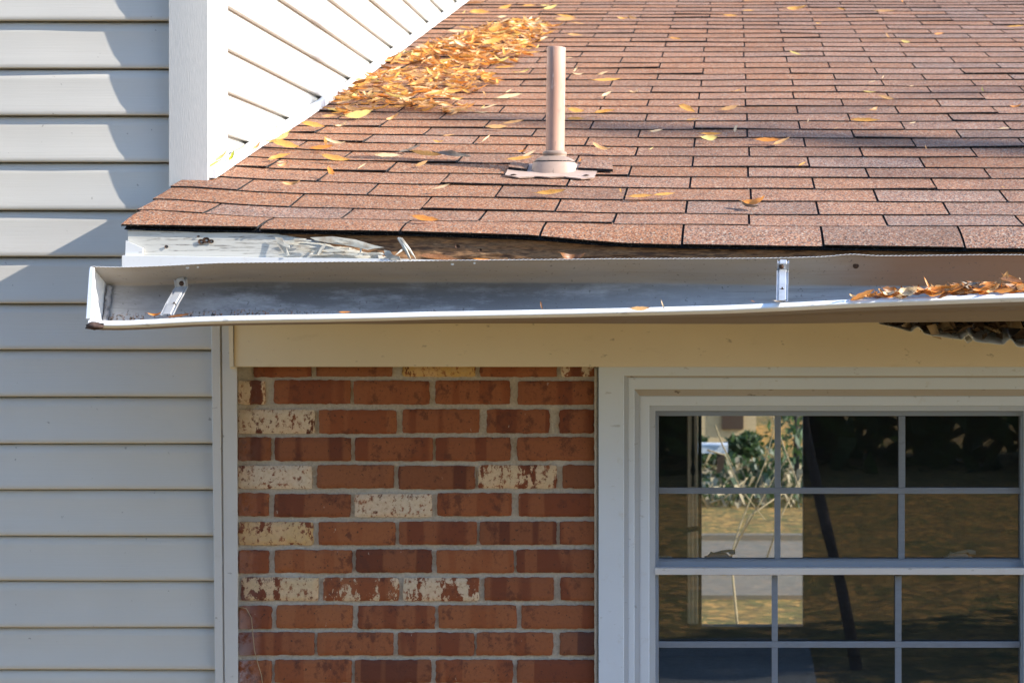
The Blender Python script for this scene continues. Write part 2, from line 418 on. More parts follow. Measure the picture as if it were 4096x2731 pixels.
sw = m.build('siding_wall', 'siding', house, label='beige horizontal lap siding facing the camera')
# wall core behind the siding
m = MB(); m.box(-3.4, -1.30, WALL+.035, WALL+.12, .02, 4.6); m.box(-1.30, -1.22, WALL+.035, WALL+.12, .02, 2.3)
m.build('wall_core', 'siding', house)

# corner post
XC = PX(830, WALL-.025); D0p = WALL-.025
m = MB()
zb, zt = PZ(800, D0p), PZ(-250, D0p)
xl = PX(676, D0p)
m.grid(10, 60, lambda u, v: (lerp(xl, XC, u), D0p-.0010*math.sin(u*math.pi), lerp(zb, zt, v)), 0)
m.grid(1, 1, lambda u, v: (xl, lerp(WALL+.02, D0p, u), lerp(zb, zt, v)), 0)
ysd = D0p+.16
m.grid(8, 60, lambda u, v: (XC, lerp(D0p, ysd, u), lerp(zb, zt, v)), 0)
m.grid(1, 1, lambda u, v: (lerp(XC, XC-.03, u), ysd, lerp(zb, zt, v)), 0)
m.build('corner_post', 'post', house, label='light grey corner post with embossed wood grain')

# side wall of the upper part
m = MB()
z = EYE+.333
zl = []
for k in range(-6, 16): zl.append(EYE+.4423*WALL/4.045+k*.1084)
for z0, z1 in zip(zl, zl[1:]):
    pr = lap_profile(z0, z1, .015, .0); pr[-3:] = [(.001, z1-.003), (-.001, z1), (-.001, z1+.004)]
    def fn(u, v, pr=pr, z0=z0):
        k = int(round(v*(len(pr)-1))); d, z = pr[k]; y = lerp(ysd-.02, 9.6, u)
        return (XC-.016+d+.0015*nz(y*1.3, z0*9, 2), y, z+.0045*nz(y*.9, z0*5, 6)*min(1, (y-4)*.8))
    m.grid(50, len(pr)-1, fn, 0)
m.build('side_wall', 'siding_side', house, label='sunlit white lap siding on the wall beside the roof')
m = MB(); m.box(-1.5, XC-.034, ysd-.01, 9.6, 2.1, 4.6); m.build('side_wall_core', 'siding_side', house)

# ------------------------------------------------------------------ roof surface
TP, Z0, Dz = .3092, .1755, 3.655
CLY = [906, 861.5, 809, 759, 713, 671.5, 629, 591, 555, 522, 489, 459, 429, 401, 374, 348, 323, 300, 276, 254, 231, 211, 191, 172.5, 155, 137, 120, 103.5, 88, 74, 61, 48, 34, 22, 11]
def plane_D(py): return (Dz*TP-Z0)/(TP-(CY-py)/F)
DN = [plane_D(y) for y in CLY]; DN[0] = Dz
NMAX = 40
while len(DN) < NMAX+2: DN.append(DN[-1]+.1213)
LG = [(-1.45, 64), (-1.30, 60), (-1.15, 40), (-1.02, 29), (-.79, 20), (-.46, 12), (-.24, 4), (0, 0), (.5, -4), (1, -4)]
LE = [(-1.45, 96), (-1.30, 90), (-1.0, 80), (-.735, 72), (-.447, 55), (-.33, 36), (-.24, 23), (-.117, 17), (.18, 10), (.4, 6), (.616, 3), (1.5, 3)]
LH = [(0, 1), (2, .95), (5, .75), (9, .3), (14, 0), (40, 0)]
def rD(n):
    if n < 0: return lerp(DN[0], 3.534, -n)
    i = min(int(n), NMAX); return lerp(DN[i], DN[i+1], n-i)
def rZ(X, n):
    D = rD(max(n, 0))
    z = EYE+Z0+(D-Dz)*TP
    z += table(X, LG)*table(max(n, 0), LH)*D/F
    z += .0025*nz(X*1.6, D*1.3, 3)*min(1, max(n, 0)/3+.3)+.0016*nz(X*4.3, D*5, 9)
    if n < 0:
        if n == -1 or True:
            ze = PZ(1005-table(X, LE), 3.534)+.0008*nz(X*7, 1, 5)
            t = -n; z0 = z+(324-314.6)/F*D; z = lerp(z0, ze, t) + .004*math.sin(t*math.pi)
    else:
        if n < 1: z += (324-314.6)/F*D*(1-n)
    return z
def RS(X, n, h=0.):
    return Vector((X, rD(n)-h*.295, rZ(X, n)+h*.955))
def roof_hit(px, py):
    best = None; prev = None
    n = -1.0
    while n < NMAX:
        D = rD(n); X = PX(px, D); y = CY-(rZ(X, n)-EYE)/D*F
        if prev is not None and (prev[1]-py)*(y-py) <= 0:
            t = (prev[1]-py)/(prev[1]-y+1e-9); nn = lerp(prev[0], n, t); return nn, PX(px, rD(nn))
        prev = (n, y); n += .1
    return NMAX-1, PX(px, rD(NMAX-1))
RX1 = 2.2
def left_edge(n):
    if n < 2.65: return table(n, [(-1, -1.323), (0, -1.334), (1, -1.340), (2, -1.342), (3, -1.350)])
    return XC+.001

rnd = random.Random(11)
m = MB()
T = .0031
for n in range(-1, NMAX):
    ph = (-.114 if n % 2 else .035)
    ph += .004*rnd.uniform(-1, 1)
    ks = range(-6, 9)
    edges = [ph+.3045*k+rnd.uniform(-.003, .003) for k in ks]
    edges = [e for e in edges if left_edge(n)+.02 < e < RX1-.02]
    edges = [left_edge(n)-.0027]+edges+[RX1]
    for a, b in zip(edges, edges[1:]):
        x0, x1 = a+.0026, b-.0026
        hue = min(1, max(0, .34+.28*rnd.gauss(0, 1)+.20*(a+.3)+(.18 if n < 3 and a > -.3 else -.1)))
        if n == -1 and a < -.3: hue = .05
        if n == 0 and a < -.9 : hue = .8 if a > -1.2 else .1
        dk = max(0, rnd.gauss(.15, .35)); 
        c0, c1 = rnd.uniform(0, .0022), rnd.uniform(0, .0022)
        if rnd.random() < .16: c1 += .0035
        if rnd.random() < .10: c0 += .003
        top = n+1.12
        sub = 12
        sk = rnd.uniform(-.012, .012)
        def surf(u, v, x0=x0, x1=x1, n=n, c0=c0, c1=c1, top=top, sk=sk):
            x = lerp(x0, x1, u); nn = n+v*(top-n)
            if n == -1: nn = -1+v*1.12
            lo = sk*(u-.5)+.014*nz(x*9, n*7.7, 2)
            if v < .02 and n >= 0: nn += lo
            h = T*(1-v*.95)+lerp(c0, c1, u)*(1-v)**2
            if n == -1: h += .002
            return RS(x, nn, h)
        m.grid(sub, 4 if n == -1 else 2, surf, 0, True, tabhue=hue, tabdark=dk)
        def butt(u, v, surf=surf, x0=x0, x1=x1, n=n):
            p = surf(u, 0.); thick = T+.0008 if n >= 0 else .0075
            q = p+Vector((0, .0012, -thick*.93))
            if n == -1: q = p+Vector((0, .004, -(.0036+.0012*nz(p.x*30, 3, 3))))
            return q if v < .5 else p
        m.grid(sub, 1, butt, 1, False)
        for ue in (0, 1):
            def side(u, v, surf=surf, ue=ue):
                p = surf(ue, u*.97); return p if v > .5 else p+Vector((0, 0, -.0055))
            m.grid(3, 1, side, 1, False, flip=ue == 0)
    # starter felt under each course shows black in the slots
def under(u, v):
    n = lerp(-.985, NMAX, v); X = lerp(left_edge(n)+.004, RX1, u); return RS(X, n, -.0028)
m.grid(110, 164, under, 1, False)
m.grid(20, 40, lambda u, v: (lerp(RX1, 8.0, u), RS(RX1, lerp(-1, NMAX, v)).y, RS(RX1, lerp(-1, NMAX, v)).z), 0, False, tabhue=.5, tabdark=.2)  # plain roof extension out of view, added to block the low sun
# starter strip: a second dark layer below the eave edge
m.grid(120, 1, lambda u, v: RS(lerp(-1.316, RX1, u), lerp(-.97, -.6, v), -.0038+.0012*nz(u*40, 1, 1)) + Vector((0, .002, 0)), 1, False)
m.grid(120, 1, lambda u, v: RS(lerp(-1.316, RX1, u), lerp(-.985, -.98, v), 0) + Vector((0, .005, -.0035-.0012*v-.0045*max(0, nz(u*30, 5, 1)-.1))), 1, False)
roof = m.build('shingle_roof', ['shingle', 'edge'], house, label='brown three-tab asphalt shingle roof sagging along its lower edge')
# deck below, and the far slope
m = MB()
m.grid(40, 40, lambda u, v: RS(lerp(-1.28, RX1, u), -.95+(NMAX+.95)*v*v, -.0065-.012*min(1, v*8)), 0, False)
zr = rZ(0, NMAX); yr = rD(NMAX)
m.hexa([(-1.3, yr, zr-.02), (RX1, yr, zr-.02), (RX1, yr+3.2, zr-.95), (-1.3, yr+3.2, zr-.95), (-1.3, yr, zr+.01), (RX1, yr, zr+.01), (RX1, yr+3.2, zr-.92), (-1.3, yr+3.2, zr-.92)], 0)
m.build('roof_deck', 'edge', roof)
# left rake closure
m = MB()
m.add([(-1.306, 3.60, EYE+.0), (-1.306, WALL, EYE+.0), (-1.306, WALL, rZ(-1.29, 2.7)-.014), (-1.306, 3.60, rZ(-1.29, -.4)-.016)], [(0, 1, 2, 3)])
m.build('rake_board', 'cover', house, solid=.012)

# flashing strip where the side wall meets the roof
m = MB()
ns = [3.0+i*.5 for i in range(int((NMAX-3.2)*2))]
pts = [(XC+.001, 0), (XC+.016, 0), (XC+.016, .022), (XC+.012, .0245), (XC+.001, .0245)]
def fl(u, v):
    n = lerp(2.72, NMAX-.2, u); a = pts[int(round(v*4))]; p = RS(a[0], n, .006); return p+Vector((0, 0, a[1]+(.003*nz(n*.7, 4, 4))))
m.grid(80, 4, fl, 0, False)
m.add([fl(0, i/4) for i in range(5)], [(0, 1, 2, 3, 4)])
m.build('wall_flashing', 'cover', house, label='white flashing strip along the foot of the side wall')

# ------------------------------------------------------------------ fascia
FD = 3.542
def eave_under(X):                                 # underside of the shingles above the fascia
    n = -(DN[0]-FD)/(DN[0]-3.534); return rZ(X, n)-.0075
fx0, fx1 = PX(512, FD), RX1
def rotf(X, t):                                    # t = 0 at the bottom, 1 at the top
    px = X/FD*F+CX
    t = (t-.66)/.34
    return (px-(1640-520*t))/230+.5 if t > 0 else (px-1640)/230+.5
m = MB()
rots = []
def fas(u, v):
    u = u**1.25
    X = lerp(fx0, fx1, u); zt_ = eave_under(X); z = lerp(EYE-.008, zt_, v)
    r = min(1, max(0, rotf(X, v)))
    dep = r*(.008+.007*nz(X*6, z*60, 2)+.004*nz(X*20, z*190, 5)+.002*nz(X*70, z*400, 5))
    rots.append(r); return (X, FD+dep, z)
m.grid(620, 34, fas, 0, True); m.at['rot'] = list(rots)
m.add([fas(0, 0), fas(0, 1), (fx0, FD+.02, EYE+.17), (fx0, FD+.02, EYE-.008)], [(0, 1, 2, 3)], rot=0.)
m.box(fx0, fx1, FD+.03, FD+.035, EYE-.008, EYE+.10, 0, rot=1.)
fascia = m.build('fascia_board', 'fascia', house, label='wooden fascia with peeling white paint and dark rot along the right')
# knot hole and old nail heads
for (px, py, r) in [(806, 967, .0075), (846, 966, .006), (826, 961, .0085), (667, 987, .0045), (795, 946, .003), (1830, 986, .006), (1922, 1000, .004)]:
    m = MB(); p = W(px, py, FD); m.grid(10, 2, lambda u, v, p=p, r=r: p+Vector((math.cos(u*6.2832)*r*(1-v)*(1+.3*nz(u*9, px, 1)), -.0025*(1-v)-.0002+(.003 if v > .9 else 0), math.sin(u*6.2832)*r*.75*(1-v))), 0)
    m.build('knot' if r > .006 else 'nail_head', 'screw', fascia)
# lifted paint flakes and splinters
rf = random.Random(5)
def flake(pts, name='paint_flake', curl=.012):
    m = MB(); ps = []
    cx_ = sum(p[0] for p in pts)/len(pts); cy_ = sum(p[1] for p in pts)/len(pts)
    vs = [W(px, py, FD-.004-dd*.55) for px, py, dd in pts]; m.add(vs, [tuple(range(len(vs)))])
    m.build(name, 'flake', fascia, solid=.0012)
flake([(1100, 948, .002), (1128, 952, .004), (1140, 975, .010), (1158, 982, .014), (1160, 992, .016), (1146, 990, .015), (1158, 1022, .018), (1148, 1024, .018), (1118, 992, .010), (1108, 970, .005)])
flake([(1240, 950, .001), (1330, 946, .003), (1420, 958, .006), (1500, 982, .011), (1538, 990, .014), (1498, 994, .012), (1470, 1000, .011), (1440, 992, .008), (1400, 984, .006), (1310, 972, .003), (1262, 962, .002)])
flake([(1298, 972, .004), (1306, 976, .006), (1292, 1000, .010), (1274, 1022, .012), (1270, 1018, .012), (1282, 992, .008)])
flake([(1536, 1000, .004), (1560, 1004, .008), (1572, 1020, .012), (1598, 1026, .016), (1604, 1042, .016), (1560, 1040, .012), (1542, 1026, .008)])
flake([(1440, 985, .002), (1448, 990, .006), (1446, 1012, .010), (1441, 1010, .008)])
for (cx0, cy0, wx, wy) in [(1195, 962, 46, 7), (1350, 1000, 60, 9), (1420, 1018, 70, 8), (1290, 1012, 52, 9), (1500, 1016, 36, 7), (1225, 985, 40, 8), (1380, 970, 34, 5)]:
    pp = []
    for q in range(14):
        a_ = q/14*6.2832; r_ = 1+.35*rf.uniform(-1, 1)
        pp.append((cx0+wx*math.cos(a_)*r_, cy0+wy*math.sin(a_)*r_, .003+.004*rf.random()))
    flake(pp)
for i, ((a, b), (c, d)) in enumerate([((1592, 952), (1640, 1042)), ((1598, 952), (1658, 1030)), ((1606, 954), (1668, 1044)), ((1600, 956), (1648, 1048)), ((1620, 992), (1582, 1020))]):
    p, q = W(a, b, FD-.006), W(c, d, FD-.030-.004*i)
    m = MB(); m.tube([p, p.lerp(q, .5)+Vector((.001, -.002, .001)), q], [.0026, .0024, .0006], 5); m.build('wood_splinter', 'flake', fascia)
# aluminium cover strip and corner plate
m = MB(); cdp = FD-.011
for i in range(24):
    a, b = lerp(490, 1905, i/24), lerp(490, 1905, (i+1)/24)
    ta, tb = [table(x, [(490, 1022), (1000, 1030), (1560, 1036), (1905, 1046)])+1.2*nz(x*.01, 1, 1) for x in (a, b)]
    za, zb_ = PZ(ta, cdp), PZ(tb, cdp); xa, xb = PX(a, cdp), PX(b, cdp)
    m.add([(xa, cdp, EYE-.01), (xb, cdp, EYE-.01), (xb, cdp, zb_), (xa, cdp, za), (xb, cdp+.009, zb_+.001), (xa, cdp+.009, za+.001)], [(0, 1, 2, 3), (3, 2, 4, 5)])
m.box(PX(490, cdp)-.0012, PX(490, cdp)-.0002, cdp, cdp+.01, EYE-.01, PZ(1022, cdp))
m.build('fascia_cover', 'cover', fascia, label='white aluminium strip over the lower fascia')
m = MB(); q = FD-.006
front = [W(503, 962, q), W(572, 992, q), W(570, 1030, q), W(501, 1030, q)]
m.add(front+[p+Vector((0, .004, 0)) for p in front], [(3, 2, 1, 0), (0, 1, 5, 4), (1, 2, 6, 5), (3, 0, 4, 7)])
m.build('corner_plate', 'cover', fascia)

m = MB(); m.box(RX1, 8.0, FD, FD+.03, EYE-.008, EYE+.1); m.box(RX1, 8.0, FD+.03, WALL+.02, EYE+.004, EYE+.02); m.box(RX1, 8.0, WALL+.02, WALL+.1, .02, EYE+.3)  # unseen eave and wall extension, added to keep low sun off the window
m.build('shade_extension', 'cover', house)
# soffit: flat vinyl, and the torn panel hanging at the right
m = MB(); m.box(-1.285, PX(3420, 3.7), FD+.036, WALL+.02, EYE+.004, EYE+.010); m.box(PX(3420, 3.7), RX1, WALL-.05, WALL+.02, EYE+.004, EYE+.010)
m.build('soffit', 'cover', house)
m = MB()
sx0, sx1 = PX(3405, 3.66), 1.5
SP = [(3405, 1262), (3470, 1283), (3500, 1290), (3640, 1325), (3680, 1333), (3840, 1358), (4030, 1380), (4096, 1388), (4400, 1405), (5200, 1400)]
ribs = [3490, 3668, 3868, 4035, 4215, 4395, 4575, 4755, 4935]
def sof(u, v):
    X = lerp(sx0, sx1, u); px = CX+X/3.66*F
    zf = PZ(table(px, SP), 3.66)
    rb = 0.
    for r in ribs:
        t = abs(px-r)/26
        if t < 1: rb = max(rb, .013*(1-t**1.5))
    zf += rb+.0016*nz(px*.02, 3, 3)
    D = lerp(3.640+.006*nz(px*.013, 7, 2), WALL-.04, v)
    return (X, D, lerp(zf, EYE+.002, v**.9)+rb*v*.6)
m.grid(420, 10, sof, 0, True)
sp = m.build('soffit_panel', 'cover', house, solid=.0012, label='torn ribbed soffit panel sagging open at the right end')
# the locking hem of the panel joint
m = MB()
hem = [(3860, 1352), (3866, 1366), (3876, 1362), (3886, 1352), (3892, 1356), (3888, 1366), (3870, 1374)]
vs = [W(x, y, 3.654) for x, y in hem]+[W(x, y, 3.654)+Vector((0, .25, .03)) for x, y in hem]
m.add(vs, [(i, i+1, i+8, i+7) for i in range(6)], 0, True); m.build('panel_hem', 'cover', sp, solid=.001)

# frieze board
m = MB(); fr = WALL-.03
m.box(PX(935, fr), RX1, fr, WALL+.0, PZ(1467, fr), EYE+.003)
frz = m.build('frieze_board', 'frieze', house, bevel=.002, label='wide cream frieze board above the brick and window')
m = MB(); m.hexa([W(918, 1466, fr-.006), W(934, 1466, fr-.006), W(934, 1466, fr+.025), W(918, 1466, fr+.025), W(912, 1225, fr-.006), W(932, 1225, fr-.006), W(932, 1225, fr+.025), W(912, 1225, fr+.025)])
m.hexa([W(920, 1474, fr-.003), W(942, 1474, fr-.003), W(942, 1474, fr+.025), W(920, 1474, fr+.025), W(918, 1467, fr-.005), W(940, 1467, fr-.005), W(940, 1467, fr+.025), W(918, 1467, fr+.025)])
m.build('frieze_end_cap', 'frieze', frz)

# trim beside the brick (leans slightly)
m = MB(); td = WALL-.012
def strip(tl, tr_, bl, br, d, y0=1225, y1=2760):
    m.hexa([W(bl, y1, d), W(br, y1, d), W(br, y1, WALL+.03), W(bl, y1, WALL+.03), W(tl, y0, d), W(tr_, y0, d), W(tr_, y0, WALL+.03), W(tl, y0, WALL+.03)])
    z = .04; e = (W(bl, y1, d)-W(tl, y0, d))
strip(844, 880, 861, 893, td); strip(880.5, 886, 893.5, 898, td+.006)
strip(886.5, 948, 898.5, 953, td+.002)
# down to the ground
m.box(PX(858, td), PX(895, td), td, WALL+.03, .03, PZ(2762, td)); m.box(PX(899, td), PX(953, td), td+.002, WALL+.03, .03, PZ(2762, td))
m.build('trim_board', 'trim', house, bevel=.0025, label='white vertical trim between siding and brick')

# ------------------------------------------------------------------ brick wall
BD = WALL+.018
rows = [
 (1390, 1508, [(950, 1008), (1012, 1243), (1263, 1567), (1608, 1900), (1918, 2226), (2243, 2382)]),
 (1522, 1617, [(947, 1058), (1094, 1400), (1413, 1716), (1740, 2039), (2070, 2376)]),
 (1638, 1733, [(950, 1257), (1275, 1585), (1608, 1915), (1945, 2196), (2236, 2376)]),
 (1748, 1842, [(950, 1082), (1097, 1402), (1418, 1730), (1742, 2042), (2068, 2377)]),
 (1862, 1955, [(950, 1245), (1266, 1573), (1592, 1898), (1912, 2226), (2250, 2382)]),
 (1974, 2066, [(950, 1073), (1094, 1400), (1417, 1726), (1748, 2046), (2073, 2382)]),
 (2086, 2178, [(952, 1250), (1272, 1580), (1595, 1907), (1917, 2225), (2238, 2382)]),
 (2200, 2292, [(952, 1073), (1097, 1407), (1422, 1726), (1745, 2055), (2065, 2382)]),
 (2310, 2402, [(962, 1271), (1291, 1594), (1611, 1915), (1936, 2214), (2240, 2381)]),
 (2422, 2514, [(952, 1084), (1105, 1410), (1430, 1738), (1753, 2066), (2085, 2382)]),
 (2530, 2621, [(952, 1256), (1267, 1572), (1590, 1896), (1905, 2211), (2238, 2384)]),
 (2640, 2732, [(952, 1085), (1097, 1405), (1418, 1724), (1741, 2050), (2066, 2382)])]
PAINT = {(0, 3): (.80, 1), (1, 0): (.48, .2), (2, 0): (.74, .15), (4, 0): (.73, 0), (4, 3): (.52, .35), (5, 2): (.78, .05), (6, 0): (.78, .85),
         (8, 0): (.73, .5), (8, 1): (.40, .3), (8, 2): (.64, .2), (0, 5): (.36, .1), (0, 0): (.40, 0)}
rb = random.Random(3)
m = MB()
def brick(x0, x1, z0, z1, bk):
    nx, nz_ = 22, 8
    sd_ = rb.random()*50
    def fn(u, v):
        x = lerp(x0, x1, u); z = lerp(z0, z1, v)
        ex = min(u, 1-u)*(x1-x0); ez = min(v, 1-v)*(z1-z0); e = min(ex, ez)
        d = .0035*max(0, 1-e/.004)**2+.0011*nz(x*28, z*28, sd_)+.0005*nz(x*120, z*120, sd_)
        if e < .009: d += .006*max(0, nz(x*45, z*45, sd_+7)-.15)
        if ex < .010 and ez < .010: x += (.0012 if u < .5 else -.0012)*(1-ex/.010)*(1-ez/.010); z += (.0012 if v < .5 else -.0012)*(1-ex/.010)*(1-ez/.010)
        if u in (0, 1): x += .0026*nz(z*85, sd_, 1)
        if v in (0, 1): z += .0022*nz(x*75, sd_, 2)
        return (x, BD+d, z)
    m.grid(nx, nz_, fn, 0, True, bk=bk)
    # return faces to the mortar
    for (ua, va, ub, vb) in ((0, 0, 1, 0), (1, 0, 1, 1), (1, 1, 0, 1), (0, 1, 0, 0)):
        m.grid(nx, 1, lambda u, v, ua=ua, va=va, ub=ub, vb=vb: Vector(fn(lerp(ua, ub, u), lerp(va, vb, u)))+Vector((0, .012*(1-v), 0)), 0, True, bk=bk)
for r, (y0, y1, bs) in enumerate(rows):
    for c, (a, b) in enumerate(bs):
        p = PAINT.get((r, c), (0, 0))
        dy = rb.uniform(-2, 2)
        if (r, c) == (10, 4): t = 1.0
        else: t = min(.95, max(.02, rb.gauss(.45, .3)))
        if (r, c) == (0, 0): continue
        brick(PX(a, BD), PX(b, BD), PZ(y1+dy, BD), PZ(y0+dy, BD), (t, p[0], p[1]))
def brick_field(xa, xb, za, zb_):
    z = za; r = 0
    while z > zb_:
        x = xa-(.1 if r % 2 else 0)
        while x < xb:
            a, b = max(x, xa), min(x+.192, xb)
            if b-a > .02: brick(a, b, z-.057, z, (rb.random()*.9, 0, 0))
            x += .203
        z -= .0685; r += 1
brick_field(PX(952, BD), PX(2382, BD), PZ(2750, BD), .05)
brick_field(PX(4335, BD), RX1, EYE-.11, 1.2)
xa_, xb_ = PX(940, BD), PX(2390, BD); mo = BD+.0085
m.grid(120, 120, lambda u, v: (lerp(xa_, xb_, u), mo+.0015*nz(u*50, v*60, 3), lerp(.02, EYE+.0, v)), 1, True, bk=(0., 0., 0.))
m.box(PX(4328, BD), RX1, mo, mo+.03, .02, EYE, 1, bk=(0., 0., 0.))
m.box(PX(2390, BD), PX(4328, BD), mo+.02, mo+.05, .02, PZ(3080, BD), 1, bk=(0., 0., 0.))
m.build('brick_wall', ['brick', 'mortar'], house, label='red brick wall with flaking white and yellow paint on some bricks')
m = MB(); c0 = [W(2384+3*nz(i*.8, 2, 2), lerp(1470, 2760, i/60), BD-.004+.0015*nz(i, 1, 1)) for i in range(61)]
m.tube(c0, [.0042+.0015*nz(i*.9, 5, 5) for i in range(61)], 6); m.build('caulk_bead', 'mortar', house)
# thin wire down the left of the bricks
m = MB(); wp = [(948, 2426), (985, 2432), (1006, 2470), (1012, 2540), (1018, 2600), (1034, 2660), (1046, 2700), (1054, 2760)]
m.tube([W(x, y, BD-.006) for x, y in wp], .0009, 6)
tag(m.build('wire', 'cane'), 'thin pale wire hanging down the left edge of the brick wall', 'wire')

# ------------------------------------------------------------------ window
win = empty('window', (0, 0, 0), 'white double-hung window with grey grilles, insect screen and two sash locks', None); win.parent = house
XM = 3359.0                                         # the window's centre line
def ring(m, ol, ot, ob, il, it, ib, d, dback, mi=0, top=None):
    o = [W(ol, ob, d), W(2*XM-ol, ob, d), W(2*XM-ol, ot, d), W(ol, ot, d)]
    i = [W(il, ib, d), W(2*XM-il, ib, d), W(2*XM-il, it, d), W(il, it, d)]
    bk = Vector((0, dback-d, 0))
    vs = o+i+[p+bk for p in o]+[p+bk for p in i]
    fs = []
    for k in range(4):
        j = (k+1) % 4
        fs += [(k, j, 4+j, 4+k), (4+k, 4+j, 12+j, 12+k), (j, k, 8+k, 8+j)]
    m.add(vs, fs, mi)
    if top is not None: m.mi[-6:-3] = [top]*3
WD = WALL
m = MB()
ring(m, 2394, 1445, 3110, 2495, 1503, 3010, WD-.010, WD+.05)
ring(m, 2512.5, 1509.5, 3004, 2537, 1557, 2972, WD-.002, WD+.055)
ring(m, 2559, 1583, 2950, 2597, 1622, 2925, WD+.010, WD+.06)
m.build('casing', 'casing', win, bevel=.0015)
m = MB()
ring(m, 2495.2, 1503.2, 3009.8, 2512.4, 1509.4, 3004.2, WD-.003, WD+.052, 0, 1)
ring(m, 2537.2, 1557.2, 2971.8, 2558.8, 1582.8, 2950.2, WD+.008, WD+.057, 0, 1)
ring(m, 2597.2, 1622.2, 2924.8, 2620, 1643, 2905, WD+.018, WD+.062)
m.build('stepped_frame', ['casing_step_shade', 'ledge'], win)
m = MB(); ring(m, 2620.3, 1643.3, 2904.7, 2633, 1663, 2885, WD+.034, WD+.07)
m.box(PX(2633.2, WD+.036), PX(4084.8, WD+.036), WD+.036, WD+.07, PZ(2266, WD+.036), PZ(2242, WD+.036))
m.box(PX(2633.4, WD+.039), PX(4084.4, WD+.039), WD+.039, WD+.07, PZ(2241.6, WD+.036), PZ(2237, WD+.036))
m.build('sash_frame', 'sash', win, bevel=.001)
m = MB(); m.box(PX(2619, WD+.015), PX(4099, WD+.015), WD+.015, WD+.06, PZ(2298, WD+.015), PZ(2271, WD+.015))
m.build('meeting_rail', 'rail', win, bevel=.0015)
gd = WD+.043
def bar(a, b, c, d, name='muntin'):
    m = MB(); m.box(PX(a, gd), PX(b, gd), gd, gd+.008, PZ(d, gd), PZ(c, gd)); m.build(name, 'sash', win, bevel=.001)
bar(2634, 4084, 1950, 1974); bar(3099, 3123, 1664, 1949.5); bar(3595, 3621, 1664, 1949.5); bar(3098, 3122, 1974.5, 2241); bar(3594, 3619, 1974.5, 2241)
bar(2622, 4080, 2565, 2589); bar(3087, 3111, 2302, 2564.5); bar(3581, 3606, 2302, 2564.5); bar(3087, 3111, 2589.5, 2884); bar(3581, 3606, 2589.5, 2884)
m = MB(); m.box(PX(2634, WD+.056), PX(4084, WD+.056), WD+.056, WD+.059, PZ(2240, WD+.056), PZ(1660, WD+.056)); m.build('upper_glass', 'glass', win)
m = MB(); m.box(PX(2622, WD+.056), PX(4080, WD+.056), WD+.056, WD+.059, PZ(2884, WD+.056), PZ(2299, WD+.056)); m.build('lower_glass', 'glass', win)
m = MB(); m.add([W(2634, 2241, WD+.0415), W(4084, 2241, WD+.0415), W(4084, 1663, WD+.0415), W(2634, 1663, WD+.0415)], [(0, 1, 2, 3)])
m.add([W(2621, 2884, WD+.0415), W(4081, 2884, WD+.0415), W(4081, 2299, WD+.0415), W(2621, 2299, WD+.0415)], [(0, 1, 2, 3)]); m.build('insect_screen', 'screen', win)
def latch(x, y):
    d = WD+.061; m = MB()
    def pr(pts, dd, th):
        vs = [W(x+a, y+b*1.3, dd) for a, b in pts]; n = len(vs)
        m.add(vs+[v+Vector((0, th, 0)) for v in vs], [tuple(range(n))[::-1], tuple(range(n, 2*n))]+[(i, (i+1) % n, n+(i+1) % n, n+i) for i in range(n)])
    pr([(0, 0), (0, -12), (14, -14), (20, -20), (30, -22), (88, -22), (100, -12), (112, -12), (112, 0)], d, .02)
    pr([(22, -22.5), (26, -28), (36, -24), (64, -30), (98, -34), (118, -33), (124, -30), (124, -20), (100, -22), (96, -27), (60, -25)], d+.003, .012)
    m.build('sash_lock', 'latch', win)
latch(2817, 2243); latch(3778, 2243)
d = WD+.061
m = MB(); m.hexa([W(2634, 2241, d), W(2692, 2241, d), W(2692, 2241, d+.015), W(2634, 2241, d+.015), W(2634, 2222, d), W(2688, 2224, d), W(2688, 2224, d+.015), W(2634, 2222, d+.015)])
m.build('tilt_latch', 'latch', win)
m = MB(); m.hexa([W(4020, 2243, d), W(4084, 2243, d), W(4084, 2243, d+.015), W(4020, 2243, d+.015), W(4024, 2230, d), W(4084, 2228, d), W(4084, 2228, d+.015), W(4024, 2230, d+.015)])
m.build('tilt_latch', 'latch', win)

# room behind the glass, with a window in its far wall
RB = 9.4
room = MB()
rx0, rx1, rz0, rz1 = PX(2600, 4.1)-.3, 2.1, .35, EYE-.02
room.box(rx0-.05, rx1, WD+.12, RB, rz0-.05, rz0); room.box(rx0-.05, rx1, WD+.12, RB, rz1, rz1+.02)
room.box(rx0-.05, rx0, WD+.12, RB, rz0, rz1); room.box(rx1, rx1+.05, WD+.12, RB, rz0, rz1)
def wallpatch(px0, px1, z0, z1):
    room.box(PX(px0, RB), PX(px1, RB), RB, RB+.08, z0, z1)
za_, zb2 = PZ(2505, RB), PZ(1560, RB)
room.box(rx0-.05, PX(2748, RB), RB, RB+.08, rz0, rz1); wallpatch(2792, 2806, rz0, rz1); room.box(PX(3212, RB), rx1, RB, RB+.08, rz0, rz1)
wallpatch(2806, 3212, rz0, za_); wallpatch(2806, 3212, zb2, rz1); wallpatch(2748, 2792, rz0, PZ(2500, RB)); wallpatch(2748, 2792, zb2, rz1)
